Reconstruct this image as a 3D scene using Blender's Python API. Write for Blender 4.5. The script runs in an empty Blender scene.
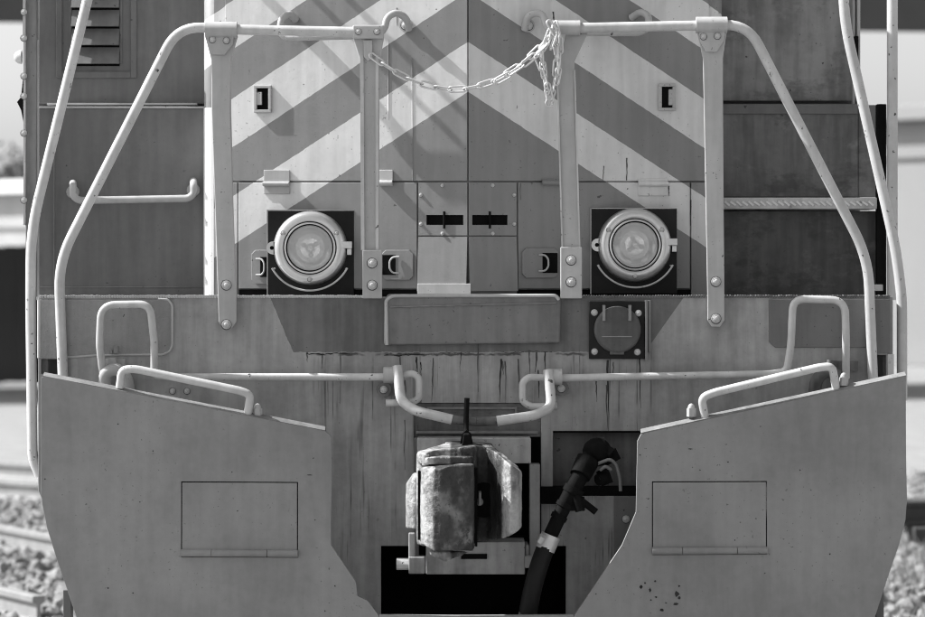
import bpy, bmesh, math, random
from mathutils import Vector, Matrix, Quaternion
random.seed(7)
R = math.radians
scene = bpy.context.scene
C = scene.collection

# ---------------------------------------------------------------- camera
D, F, CX, HY, ZC = 10.0, 2900.0, 462.5, 275.0, 1.656   # distance, focal in px, vanishing point, eye height
cam_d = bpy.data.cameras.new('camera'); cam = bpy.data.objects.new('camera', cam_d); C.objects.link(cam)
cam.location = (0, -D, ZC); cam.rotation_euler = (R(90), 0, 0)
cam_d.sensor_width = 36; cam_d.lens = F / 925 * 36
cam_d.shift_y = -(308.5 - HY) / 925
cam_d.clip_start = 0.1; cam_d.clip_end = 2000
cam_d.dof.use_dof = True; cam_d.dof.focus_distance = 9.95; cam_d.dof.aperture_fstop = 3.2
scene.camera = cam

# ---------------------------------------------------------------- world, sun, exposure
SUN_EL, SUN_BACK = 45.0, 7.0      # degrees up; degrees behind the plane of the nose
w = bpy.data.worlds.new('World'); scene.world = w; w.use_nodes = True
nt = w.node_tree; nt.nodes.clear()
sky = nt.nodes.new('ShaderNodeTexSky'); sky.sky_type = 'NISHITA'; sky.sun_disc = False
sky.sun_elevation = R(SUN_EL); sky.sun_rotation = R(270 + SUN_BACK)
sky.air_density = 1.0; sky.dust_density = 2.5; sky.ozone_density = 1.0
bw = nt.nodes.new('ShaderNodeRGBToBW')
bg = nt.nodes.new('ShaderNodeBackground'); bg.inputs[1].default_value = 0.12
wo = nt.nodes.new('ShaderNodeOutputWorld')
nt.links.new(sky.outputs[0], bw.inputs[0]); nt.links.new(bw.outputs[0], bg.inputs[0]); nt.links.new(bg.outputs[0], wo.inputs[0])
sd = bpy.data.lights.new('sun', 'SUN'); sd.energy = 5.0; sd.angle = R(0.5); sd.color = (1, 1, 1)
sun = bpy.data.objects.new('sun', sd); C.objects.link(sun)
to_sun = Vector((-math.cos(R(SUN_EL)) * math.cos(R(SUN_BACK)), math.cos(R(SUN_EL)) * math.sin(R(SUN_BACK)), math.sin(R(SUN_EL))))
sun.rotation_euler = to_sun.to_track_quat('Z', 'Y').to_euler(); sun.location = (-8, 0, 12)
scene.view_settings.view_transform = 'Standard'; scene.view_settings.look = 'None'
scene.view_settings.gamma = 1; scene.view_settings.exposure = 0.90
scene.view_settings.use_curve_mapping = False
scene.cycles.filter_width = 1.05
scene.cycles.use_adaptive_sampling = True; scene.cycles.adaptive_threshold = .02
scene.cycles.max_bounces = 5; scene.cycles.diffuse_bounces = 3; scene.cycles.glossy_bounces = 2; scene.cycles.transmission_bounces = 3; scene.cycles.transparent_max_bounces = 6

# ---------------------------------------------------------------- measuring helpers
def W(px, py, y=0.0):
    """a point of the place at depth y whose picture position is px, py"""
    s = (D + y) / F
    return Vector(((px - CX) * s, y, ZC + (HY - py) * s))
def M(px, y=0.0): return px * (D + y) / F

HT = math.tan(R(15)); HYC = 0.24; HX0 = W(468, 0, HYC).x      # the V of the nose
def HP(px, py, off=0.0):
    s = -1 if px < 468 else 1
    k = (px - CX) / F
    y = (HYC + HT * s * (k * D - HX0)) / (1 - HT * s * k)
    n = Vector((s * math.sin(R(15)), -math.cos(R(15)), 0))
    return W(px, py, y) + n * off

# ---------------------------------------------------------------- materials (all greys: the photograph is black and white)
class G:
    """tiny scalar node-graph helper"""
    def __init__(s, name):
        s.m = bpy.data.materials.new(name); s.m.use_nodes = True
        s.nt = s.m.node_tree; s.b = s.nt.nodes['Principled BSDF']
        s.tc = s.nt.nodes.new('ShaderNodeTexCoord')
        s.sep = s.nt.nodes.new('ShaderNodeSeparateXYZ'); s.nt.links.new(s.tc.outputs['Object'], s.sep.inputs[0])
        s.x, s.y, s.z = s.sep.outputs
    def put(s, sock, v):
        if isinstance(v, (int, float)):
            sock.default_value = v if sock.type == 'VALUE' else (v, v, v, 1)
        else: s.nt.links.new(v, sock)
    def f(s, op, a, b=0.0, c=None, clamp=False):
        n = s.nt.nodes.new('ShaderNodeMath'); n.operation = op; n.use_clamp = clamp
        s.put(n.inputs[0], a); s.put(n.inputs[1], b)
        if c is not None: s.put(n.inputs[2], c)
        return n.outputs[0]
    def mix(s, t, a, b): return s.f('ADD', s.f('MULTIPLY', s.f('SUBTRACT', 1.0, t), a), s.f('MULTIPLY', t, b))
    def noise(s, scale, detail=4, xyz=(1, 1, 1), rough=0.55, off=0):
        mp = s.nt.nodes.new('ShaderNodeMapping'); mp.inputs['Scale'].default_value = xyz
        mp.inputs['Location'].default_value = (off, off * 1.7, off * .6)
        s.nt.links.new(s.tc.outputs['Object'], mp.inputs[0])
        n = s.nt.nodes.new('ShaderNodeTexNoise'); n.inputs['Scale'].default_value = scale
        n.inputs['Detail'].default_value = detail; n.inputs['Roughness'].default_value = rough
        s.nt.links.new(mp.outputs[0], n.inputs['Vector'])
        return n.outputs['Fac']
    def step(s, v, lo, hi):
        n = s.nt.nodes.new('ShaderNodeMapRange'); n.interpolation_type = 'SMOOTHSTEP'
        s.put(n.inputs[0], v); s.put(n.inputs[1], lo); s.put(n.inputs[2], hi)
        return n.outputs[0]
    def box(s, v, lo, hi, e=0.002):
        return s.f('MULTIPLY', s.step(v, lo - e, lo + e), s.f('SUBTRACT', 1.0, s.step(v, hi - e, hi + e)))
    def bump(s, h, strength=0.2, dist=0.01):
        n = s.nt.nodes.new('ShaderNodeBump'); n.inputs['Strength'].default_value = strength
        n.inputs['Distance'].default_value = dist; s.put(n.inputs['Height'], h)
        s.nt.links.new(n.outputs[0], s.b.inputs['Normal'])
    def end(s, col, rough=0.5, metal=0.0, spec=0.4):
        s.put(s.b.inputs['Base Color'], col); s.put(s.b.inputs['Roughness'], rough)
        s.b.inputs['Metallic'].default_value = metal; s.b.inputs['Specular IOR Level'].default_value = spec
        return s.m

def weather(g, base, mott=0.16, streak=0.12, chips=0.0, chip_col=0.04, off=0.0):
    """faded blotches, wash-down streaks, fine dirt specks and chips"""
    n1 = g.noise(2.6, 5, off=off, rough=.62); n2 = g.noise(9, 3, (3, 3, .28), off=off + 3); n3 = g.noise(38, 3, off=off + 9)
    v = g.f('ADD', 1.0, g.f('MULTIPLY', g.f('SUBTRACT', g.step(n1, .34, .66), .5), mott * 1.5))
    v = g.f('ADD', v, g.f('MULTIPLY', g.f('SUBTRACT', g.step(n2, .32, .68), .5), streak * 1.5))
    v = g.f('ADD', v, g.f('MULTIPLY', g.f('SUBTRACT', n3, .5), mott * 1.5))
    sp = g.f('MULTIPLY', g.step(g.noise(105, 1, off=off + 6), .70, .78), g.f('MULTIPLY', g.step(n1, .40, .62), .55))
    col = g.f('MULTIPLY', base, g.f('MULTIPLY', v, g.f('SUBTRACT', 1.0, sp)))
    if chips:
        c = g.step(g.noise(46, 2, off=off + 5), .78 - chips, .80 - chips)
        big = g.step(n2, .45, .6)
        col = g.mix(g.f('MULTIPLY', c, big), col, chip_col)
    return col, n1, n3

def paint(name, base, rough=0.45, mott=0.16, streak=0.12, chips=0.06, bump=0.12, spec=0.4, off=0.0, wav=0.0):
    g = G(name); col, n1, n3 = weather(g, base, mott, streak, chips, off=off)
    h = g.f('ADD', g.f('MULTIPLY', g.noise(160, 1, off=off), .25), g.f('MULTIPLY', n3, .5))
    if wav: h = g.f('ADD', h, g.f('MULTIPLY', g.noise(3.5, 2, off=off), wav))
    g.bump(h, bump, 0.006)
    return g.end(col, g.f('ADD', rough - .1, g.f('MULTIPLY', n3, .25)), 0, spec)

LIGHT, DARK = 0.60, 0.185
m_stain2 = paint('pale_rust_run', .085, .7, .5, .3, 0, .2, .2, off=23)
m_stain = paint('dark_rust_run', .03, .7, .5, .3, 0, .2, .2, off=18)
m_rail = paint('white_rail_paint', .48, .34, .15, .10, .11, .12, .5)
m_post = paint('pale_post_paint', .40, .42, .10, .08, .07, .08, off=2)
m_plow = paint('grey_plow_paint', .235, .48, .15, .06, .02, .15, off=4, wav=1.0)
m_cab = paint('dark_cab_paint', .14, .5, .14, .12, .06, .14, off=6)
m_sill = paint('grey_sill_paint', .20, .5, .2, .18, .07, .35, off=8, wav=2.0)
m_patch = paint('wrinkled_patch_paint', .22, .42, .2, .12, .06, 1.0, .5, off=9, wav=3.0)
m_tread = paint('worn_tread_steel', .44, .5, .25, .1, .10, .5, off=10)
m_whitepaint = paint('white_lug_and_sunlit_corner', .66, .45, .06, .08, .08, .1, off=19)
m_black = paint('black_lamp_plate', .011, .5, .5, .1, 0, .15, .2, off=11)
m_band = paint('dark_band_paint', .15, .45, .2, .15, .07, .25, off=21)
m_cover = paint('dark_cover_paint', .085, .5, .35, .2, .08, .3, off=22)
m_void = paint('black_frame_shadow', .008, .9, .3, .1, 0, .1, .03, off=12)  # near-black of frame parts, also painted shade for slots, gaps and recesses
m_rubber = paint('black_hose_rubber', .011, .55, .4, .2, .02, .3, .2, off=13)
m_iron = paint('grimy_black_iron', .008, .75, .5, .2, .03, .5, .06, off=14)
m_bolt = paint('pale_bolt_paint', .48, .42, .2, .05, .05, .2, off=15)
m_dirty = paint('dirty_striker_plate', .30, .6, .3, .25, .06, .3, off=16)
m_grimy = paint('grimy_pilot_paint', .12, .55, .35, .28, .10, .3, off=17)

def stripe_mat():
    g = G('striped_nose_paint')
    a, b = HP(467.9, 92), HP(267, 223)
    k = (a.z - b.z) / abs(a.x - b.x)
    z1 = a.z; per = 2 * (HP(467.9, 42).z - HP(467.9, 92).z)
    wob = g.f('MULTIPLY', g.f('SUBTRACT', g.noise(30, 3), .5), .006)
    v = g.f('ADD', g.f('ADD', g.z, g.f('MULTIPLY', g.f('ABSOLUTE', g.f('SUBTRACT', g.x, HX0)), k)), wob)
    fr = g.f('FRACT', g.f('DIVIDE', g.f('SUBTRACT', v, z1), per))
    lit = g.f('MULTIPLY', g.f('LESS_THAN', fr, .5), g.f('GREATER_THAN', v, z1))
    base = g.mix(lit, DARK, LIGHT)
    col, n1, n3 = weather(g, base, .09, .09, .05, off=20)
    h = g.f('ADD', g.f('MULTIPLY', g.noise(110, 3), .3), g.f('ADD', g.f('MULTIPLY', n3, .6), g.f('MULTIPLY', g.noise(4, 2, off=3), 1.2)))
    g.bump(h, .13, .006)
    return g.end(col, g.f('ADD', .50, g.f('MULTIPLY', n3, .2)), 0, .9)
m_stripe = stripe_mat()

def endplate_mat():
    g = G('grey_end_plate_paint')
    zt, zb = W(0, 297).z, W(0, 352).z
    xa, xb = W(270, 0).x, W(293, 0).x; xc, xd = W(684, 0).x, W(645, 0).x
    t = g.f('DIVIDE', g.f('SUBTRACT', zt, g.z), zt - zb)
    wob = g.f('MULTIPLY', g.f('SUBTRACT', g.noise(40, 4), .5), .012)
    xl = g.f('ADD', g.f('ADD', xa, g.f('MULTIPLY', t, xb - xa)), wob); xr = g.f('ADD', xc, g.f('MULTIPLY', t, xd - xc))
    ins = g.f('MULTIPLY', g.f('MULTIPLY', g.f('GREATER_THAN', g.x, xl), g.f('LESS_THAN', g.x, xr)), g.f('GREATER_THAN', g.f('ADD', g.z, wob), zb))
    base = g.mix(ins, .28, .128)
    col, n1, n3 = weather(g, base, .24, .19, .06, off=30)
    # rusty run marks below the dark band
    run = g.step(g.noise(1.0, 3, (34, 1, 1.6), off=2), .60, .70)
    thin = g.step(g.noise(1.0, 4, (80, 1, 2.2), off=5), .60, .68)
    win = g.f('MULTIPLY', g.box(g.x, W(300, 0).x, W(660, 0).x, .08), g.box(g.z, W(0, 560).z, zb, .03))
    # a weld crack along the bottom edge of the band
    crack = g.f('MULTIPLY', g.box(g.f('ADD', g.z, g.f('MULTIPLY', wob, 1.6)), zb - .012, zb - .004, .003), g.box(g.x, W(303, 0).x, W(585, 0).x, .02))
    crack = g.f('MULTIPLY', crack, g.step(g.noise(9, 3, off=4), .42, .5))
    mk = g.f('MAXIMUM', g.f('MULTIPLY', win, g.f('MULTIPLY', g.f('ADD', g.f('MULTIPLY', run, .55), g.f('MULTIPLY', thin, .75)), g.step(g.noise(4, 3), .40, .58))), g.f('MULTIPLY', crack, .85))
    pale = g.f('MULTIPLY', win, g.step(g.noise(1.0, 3, (60, 1, 1.2), off=11), .62, .72))
    col = g.mix(g.f('MULTIPLY', pale, .4), col, .36)
    col = g.mix(g.f('MINIMUM', mk, .92), col, .025)
    h = g.f('ADD', g.f('MULTIPLY', n3, .7), g.f('ADD', g.f('MULTIPLY', g.noise(120, 3), .3), g.f('MULTIPLY', g.noise(5, 2), 1.5)))
    g.bump(h, .25, .006)
    return g.end(col, g.f('ADD', .42, g.f('MULTIPLY', n3, .25)), 0, .35)
m_end = endplate_mat()

def riser_mat(name, base, wear, grime):   # scuffed step riser: paint worn pale by boots, dark grime
    g = G(name); col, n1, n3 = weather(g, base, .25, .25, .06, off=40)
    sc = g.step(g.noise(6, 6, (1, 1, 1.3), rough=.7, off=4), .52, .66)
    gr = g.step(g.noise(4, 6, (1, 1, 1.6), rough=.7, off=8), .50, .62)
    col = g.mix(g.f('MULTIPLY', sc, .55), col, wear); col = g.mix(g.f('MULTIPLY', gr, .6), col, grime)
    g.bump(n3, .25, .006); return g.end(col, g.f('ADD', .45, g.f('MULTIPLY', n3, .3)), 0, .35)
m_riser = riser_mat('scuffed_riser_paint', .15, .27, .055)
m_riser_top = riser_mat('faded_cab_paint', .21, .30, .09)
m_riser_low = riser_mat('dark_riser_paint', .085, .16, .035)  # darker base, wear and grime tones than the riser above

def cast_mat(name, greasy_shade):    # coupler casting: pale dusty scale, greasy front and throat darkened further to paint their shade
    g = G(name)
    n1 = g.noise(9, 6, (1, 1, .55), rough=.65); n2 = g.noise(60, 4); n3 = g.noise(20, 6, (1, 1, .7), rough=.72, off=5); n4 = g.noise(6.5, 3, off=7)
    pale = g.mix(g.step(n1, .42, .60), .36, .12)
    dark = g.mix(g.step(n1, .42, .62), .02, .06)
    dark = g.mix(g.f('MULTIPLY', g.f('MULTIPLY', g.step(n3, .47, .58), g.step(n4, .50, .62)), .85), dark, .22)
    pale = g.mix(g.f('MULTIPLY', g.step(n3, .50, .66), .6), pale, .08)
    k = g.step(g.f('ADD', greasy_shade(g), g.f('MULTIPLY', g.f('SUBTRACT', n3, .5), .03)), -.006, .006)
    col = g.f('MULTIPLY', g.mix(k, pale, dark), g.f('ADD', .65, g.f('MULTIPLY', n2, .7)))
    g.bump(g.f('ADD', n3, g.f('MULTIPLY', n2, .9)), .65, .010)
    return g.end(col, g.f('ADD', .38, g.f('MULTIPLY', n1, .4)), .1, .4)
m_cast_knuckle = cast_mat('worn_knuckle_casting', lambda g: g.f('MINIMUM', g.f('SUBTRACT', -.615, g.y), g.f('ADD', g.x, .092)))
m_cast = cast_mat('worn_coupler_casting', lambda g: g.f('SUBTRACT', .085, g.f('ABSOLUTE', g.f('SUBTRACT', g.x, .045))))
def simple(name, base, rough=.5, metal=0., var=.2, scale=30, bump=.15):
    g = G(name); n = g.noise(scale, 4)
    g.bump(n, bump, .004)
    return g.end(g.f('MULTIPLY', base, g.f('ADD', 1 - var, g.f('MULTIPLY', n, 2 * var))), rough, metal)
m_chrome = simple('silver_lamp_rim', .66, .28, .75, .2, 14, .12)
m_galv = simple('galvanised_chain_steel', .62, .4, .4, .25, 40, .2)
def reflector():
    g = G('lamp_reflector'); n = g.noise(26, 3)
    g.bump(g.noise(9, 2), .5, .02); return g.end(g.f('ADD', .86, g.f('MULTIPLY', n, .14)), .16, .9)
m_refl = reflector()
def glassy():
    g = G('lamp_glass'); nt = g.nt
    tr = nt.nodes.new('ShaderNodeBsdfTransparent'); gl = nt.nodes.new('ShaderNodeBsdfGlossy'); gl.inputs['Roughness'].default_value = .08
    fr = nt.nodes.new('ShaderNodeFresnel'); fr.inputs[0].default_value = 1.5
    mx = nt.nodes.new('ShaderNodeMixShader'); df = nt.nodes.new('ShaderNodeBsdfDiffuse'); df.inputs[0].default_value = (.95, .95, .95, 1)
    m2 = nt.nodes.new('ShaderNodeMixShader'); m2.inputs[0].default_value = .38
    b = nt.nodes.new('ShaderNodeBump'); b.inputs['Strength'].default_value = .12; b.inputs['Distance'].default_value = .004
    nt.links.new(g.noise(45, 2), b.inputs['Height']); nt.links.new(b.outputs[0], gl.inputs['Normal'])
    nt.links.new(tr.outputs[0], m2.inputs[1]); nt.links.new(df.outputs[0], m2.inputs[2])
    nt.links.new(fr.outputs[0], mx.inputs[0]); nt.links.new(m2.outputs[0], mx.inputs[1]); nt.links.new(gl.outputs[0], mx.inputs[2])
    nt.links.new(mx.outputs[0], nt.nodes['Material Output'].inputs[0]); nt.nodes.remove(g.b)
    return g.m
m_glass = glassy()
m_gravel = simple('pale_gravel', .23, .9, 0, .45, 5, .6)
m_stone = simple('ballast_stone', .21, .85, 0, .7, 9, .5)
m_steel = simple('weathered_rail_steel', .30, .5, .3, .3, 12, .3)
m_rust = simple('dark_rusted_rail_steel', .06, .7, 0, .4, 14, .4)
m_fence = simple('dark_fence_boards', .045, .8, 0, .15, 5, .3)
m_tie = simple('old_timber_sleeper', .06, .85, 0, .4, 14, .6)
m_white = simple('white_wall_paint', .78, .7, 0, .06, 1.5, .1)
m_offwhite = simple('dull_white_wall', .42, .8, 0, .25, 1.2, .2)
m_pale = simple('pale_concrete_wall', .27, .8, 0, .10, .8, .15)
m_roof = simple('dark_canopy_steel', .07, .6, 0, .2, 2, .1)
m_winglass = simple('dark_window_glass', .03, .12, 0, .1, 2, 0)
m_leaf = simple('dusty_leaf', .16, .6, 0, .4, 3, 0)
m_bark = simple('grey_bark', .12, .9, 0, .4, 8, .6)
m_straw = simple('dry_grass', .34, .8, 0, .3, 4, 0)

# ---------------------------------------------------------------- mesh helpers
class B:
    def __init__(s): s.v = []; s.f = []; s.s = []
    def add(s, vs, fs, smooth=False):
        o = len(s.v); s.v += [tuple(v) for v in vs]; s.f += [tuple(i + o for i in f) for f in fs]; s.s += [smooth] * len(fs); return s
    def box(s, x0, x1, y0, y1, z0, z1, mtx=None):
        vs = [Vector((x, y, z)) for x in (x0, x1) for y in (y0, y1) for z in (z0, z1)]
        if mtx: vs = [mtx @ v for v in vs]
        return s.add(vs, [(0, 1, 3, 2), (4, 6, 7, 5), (0, 4, 5, 1), (2, 3, 7, 6), (0, 2, 6, 4), (1, 5, 7, 3)])
    def pbox(s, px0, py0, px1, py1, y0, y1):
        """box whose front face (depth y0) covers the given picture rectangle"""
        a, b = W(px0, py1, y0), W(px1, py0, y0)
        return s.box(a.x, b.x, y0, y1, a.z, b.z)
    def loft(s, front, back):
        n = len(front); 
        return s.add(list(front) + list(back), [tuple(range(n))[::-1], tuple(range(n, 2 * n))] + [(i, (i + 1) % n, n + (i + 1) % n, n + i) for i in range(n)])
    def prism(s, poly, y0, y1):
        """poly: picture points at depth y0, pushed straight back to y1"""
        f = [W(p[0], p[1], y0) for p in poly]
        return s.loft(f, [Vector((p.x, y1, p.z)) for p in f])
    def prismz(s, poly, z0, z1):
        return s.loft([Vector((x, y, z0)) for x, y in poly], [Vector((x, y, z1)) for x, y in poly])
    def cyl(s, p0, p1, r, seg=12, r1=None, smooth=True):
        p0, p1 = Vector(p0), Vector(p1); r1 = r if r1 is None else r1
        q = (p1 - p0).to_track_quat('Z', 'Y'); vs = []
        for p, rr in ((p0, r), (p1, r1)):
            vs += [p + q @ Vector((rr * math.cos(2 * math.pi * i / seg), rr * math.sin(2 * math.pi * i / seg), 0)) for i in range(seg)]
        s.add(vs, [(i, (i + 1) % seg, seg + (i + 1) % seg, seg + i) for i in range(seg)], smooth)
        s.add(vs[:seg], [tuple(range(seg))[::-1]]); return s.add(vs[seg:], [tuple(range(seg))])
    def lathe(s, c, prof, seg=40, axis=Vector((0, -1, 0)), closed=False):
        """prof: (radius, distance along axis)"""
        q = axis.to_track_quat('Z', 'Y'); vs = []; n = len(prof)
        for r, h in prof:
            vs += [Vector(c) + q @ Vector((r * math.cos(2 * math.pi * i / seg), r * math.sin(2 * math.pi * i / seg), h)) for i in range(seg)]
        return s.add(vs, [(j * seg + i, j * seg + (i + 1) % seg, (j + 1) * seg + (i + 1) % seg, (j + 1) * seg + i) for j in range(n - 1) for i in range(seg)], True)
    def tube(s, pts, r, fillet=0.06, seg=14, caps=True, closed=False):
        pts = [Vector(p) for p in pts]; path = []
        n = len(pts)
        for i, p in enumerate(pts):
            if not closed and i in (0, n - 1): path.append(p); continue
            a, b = pts[i - 1] - p, pts[(i + 1) % n] - p
            fl = fillet[i] if isinstance(fillet, (list, tuple)) else fillet
            d = min(fl, a.length * .48, b.length * .48)
            p0, p1 = p + a.normalized() * d, p + b.normalized() * d
            k = 7
            for j in range(k + 1):
                t = j / k; path.append(p0 * (1 - t) ** 2 + p * 2 * t * (1 - t) + p1 * t * t)
        m = len(path); vs = []; up = None; fs = []
        for i in range(m):
            if closed: t = path[(i + 1) % m] - path[i - 1]
            else: t = path[min(i + 1, m - 1)] - path[max(i - 1, 0)]
            t.normalize()
            if up is None: up = t.orthogonal().normalized()
            up = (up - t * up.dot(t)).normalized(); bn = t.cross(up)
            rr = r(i / (m - 1)) if callable(r) else r
            vs += [path[i] + up * (rr * math.cos(2 * math.pi * k / seg)) + bn * (rr * math.sin(2 * math.pi * k / seg)) for k in range(seg)]
        last = m if closed else m - 1
        for i in range(last):
            j = (i + 1) % m
            fs += [(i * seg + k, i * seg + (k + 1) % seg, j * seg + (k + 1) % seg, j * seg + k) for k in range(seg)]
        s.add(vs, fs, True)
        if caps and not closed:
            s.add(vs[:seg], [tuple(range(seg))[::-1]]); s.add(vs[-seg:], [tuple(range(seg))])
        return s
    def dome(s, c, r, axis=Vector((0, -1, 0)), h=None, seg=12, rings=4):
        h = h or r
        return s.lathe(c, [(r * math.cos(i / rings * math.pi / 2) + 1e-4, h * math.sin(i / rings * math.pi / 2)) for i in range(rings + 1)], seg, axis)
    def build(s, name, mat, parent=None, bevel=0.0, label=None, seg=2, kind=None):
        me = bpy.data.meshes.new(name); me.from_pydata(s.v, [], s.f)
        bm = bmesh.new(); bm.from_mesh(me); bmesh.ops.recalc_face_normals(bm, faces=bm.faces[:]); bm.to_mesh(me); bm.free()
        for p, sm in zip(me.polygons, s.s): p.use_smooth = sm
        me.materials.append(mat)
        return link(name, me, parent, bevel, label, seg, kind)
def link(name, me, parent=None, bevel=0.0, label=None, seg=2, kind=None):
    o = bpy.data.objects.new(name, me); C.objects.link(o)
    if parent is not None: o.parent = parent
    if bevel:
        b = o.modifiers.new('bevel', 'BEVEL'); b.width = bevel; b.segments = seg; b.limit_method = 'ANGLE'; b.angle_limit = R(40)
    if label: o['label'] = label
    if kind: o['kind'] = kind
    return o
def empty(name, loc, label, cat, group=None):
    o = bpy.data.objects.new(name, None); C.objects.link(o); o.location = loc; o['label'] = label; o['category'] = cat
    if group: o['group'] = group
    return o
def tag(o, label, cat, group=None):
    o['label'] = label; o['category'] = cat
    if group: o['group'] = group
    return o
# one hex bolt mesh shared by every bolt head
def bolt_mesh():
    b = B(); b.cyl((0, 0, 0), (0, -.26, 0), 1.32, 18, 1.26, smooth=False)
    b.cyl((0, -.261, 0), (0, -.95, 0), 1.0, 6, .95, smooth=False); b.dome((0, -.94, 0), .66, h=.25, seg=10)
    me = bpy.data.meshes.new('bolt'); me.from_pydata(b.v, [], b.f)
    bm = bmesh.new(); bm.from_mesh(me); bmesh.ops.recalc_face_normals(bm, faces=bm.faces[:]); bm.to_mesh(me); bm.free()
    me.materials.append(m_bolt); me.materials.append(m_stain2)
    b2 = bmesh.new(); b2.from_mesh(me)
    vs = [b2.verts.new((1.5 * math.cos(i * math.pi / 9), -.03, 1.5 * math.sin(i * math.pi / 9) - .08)) for i in range(18)]
    f = b2.faces.new(vs); f.material_index = 1; b2.to_mesh(me); b2.free(); return me
bolt_me = bolt_mesh()
def bolt(p, r, parent, name='bolt', rz=0.0, tilt=None):
    o = bpy.data.objects.new(name, bolt_me); C.objects.link(o); o.parent = parent
    o.location = p; o.scale = (r, r, r); o.rotation_euler = (0, tilt if tilt is not None else random.random(), rz)
    return o
def cut_sheet(outline, holes, step, depth, thick, xcuts=(), zcuts=()):
    """sheet from an outline in (x,z), holes as rectangles (x0,x1,z0,z1), bent to y = depth(x,z), with thickness"""
    bm = bmesh.new()
    bm.faces.new([bm.verts.new((x, 0, z)) for x, z in outline])
    xs = [v.co.x for v in bm.verts]; zs = [v.co.z for v in bm.verts]
    def rng(a, b): return [a + step * i for i in range(1, int((b - a) / step) + 1)]
    cx = rng(min(xs), max(xs)) if step else []; cz = rng(min(zs), max(zs)) if step else []
    for h in holes: cx += [h[0], h[1]]; cz += [h[2], h[3]]
    for c in cx: bmesh.ops.bisect_plane(bm, geom=bm.verts[:] + bm.edges[:] + bm.faces[:], plane_co=(c, 0, 0), plane_no=(1, 0, 0))
    for c in cz: bmesh.ops.bisect_plane(bm, geom=bm.verts[:] + bm.edges[:] + bm.faces[:], plane_co=(0, 0, c), plane_no=(0, 0, 1))
    dead = [f for f in bm.faces if any(h[0] < f.calc_center_median().x < h[1] and h[2] < f.calc_center_median().z < h[3] for h in holes)]
    bmesh.ops.delete(bm, geom=dead, context='FACES')
    bmesh.ops.recalc_face_normals(bm, faces=bm.faces[:])
    if sum(f.normal.y for f in bm.faces) > 0: bmesh.ops.reverse_faces(bm, faces=bm.faces[:])
    for v in bm.verts: v.co.y = depth(v.co.x, v.co.z)
    ret = bmesh.ops.extrude_face_region(bm, geom=bm.faces[:])
    ex = [e for e in ret['geom'] if isinstance(e, bmesh.types.BMVert)]
    for v in ex: v.co.y += thick
    bmesh.ops.recalc_face_normals(bm, faces=bm.faces[:])
    me = bpy.data.meshes.new('sheet'); bm.to_mesh(me); bm.free(); return me
def prect(px0, py0, px1, py1, y): a, b = W(px0, py1, y), W(px1, py0, y); return (a.x, b.x, a.z, b.z)

# ================================================================ THE SETTING
gb = B(); gb.add([(-700, -60, -.16), (700, -60, -.16), (700, 900, -.16), (-700, 900, -.16)], [(0, 1, 2, 3)])
gr = gb.build('ground', m_gravel, kind='structure')

# ================================================================ THE LOCOMOTIVE
loco = empty('locomotive', (0, 0, 0), 'striped switcher locomotive nose with twin headlights, white handrails and split snow plow', 'locomotive')
ZP = W(0, 297, 0).z

# --- end plate with its openings
xl, xr = W(38, 0).x, W(893, 0).x
holes = [prect(381, 546, 566, 700, 0), prect(414, 403, 541, 700, 0), prect(553, 431, 700, 496, 0),
         prect(41, 359, 58, 374, 0), prect(877, 355, 886, 379, 0)]
ec = [W(*p) for p in ((110, 720), (820, 720), (872, 585), (893, 500), (893, 297), (38, 297), (38, 490), (76, 585))]
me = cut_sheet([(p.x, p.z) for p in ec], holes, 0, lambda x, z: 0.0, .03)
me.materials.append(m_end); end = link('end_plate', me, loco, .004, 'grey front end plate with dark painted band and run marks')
# platform behind it
pf = B(); pf.box(xl, xr, .031, 1.7, ZP - .05, ZP - .004); pf.build('walkway', m_sill, loco)
# nosing strip of twisted tread along the edge
for (a, b) in ((38, 384), (560, 893)):
    nb = B(); n = int((b - a) / 2.6)
    for i in range(n):
        p = W(a + 2 + i * (b - a - 4) / n, 296.6, 0); nb.box(-M(1.5), M(1.5), 0, .05, -.004, .004 + random.uniform(-.001, .001), Matrix.Translation((p.x, -.004, p.z)) @ Matrix.Rotation(R(18), 4, 'Y'))
    nb.build('tread_nosing', m_tread if a < 100 else m_grimy, loco)
# side sills and closed underframe
sl = B(); sl.box(xl, xl + .03, .031, 4.5, ZP - .42, ZP - .052); sl.build('side_sill', m_sill, loco, .004)
sl = B(); sl.box(xr - .03, xr, .031, 4.5, ZP - .42, ZP - .052); sl.build('side_sill', m_sill, loco, .004)
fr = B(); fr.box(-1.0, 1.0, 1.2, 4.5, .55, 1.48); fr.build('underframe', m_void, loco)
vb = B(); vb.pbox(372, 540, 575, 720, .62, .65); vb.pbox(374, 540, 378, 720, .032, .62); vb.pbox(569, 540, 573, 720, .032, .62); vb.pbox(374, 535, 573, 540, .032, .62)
vb.build('draft_pocket', m_void, loco)

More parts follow.
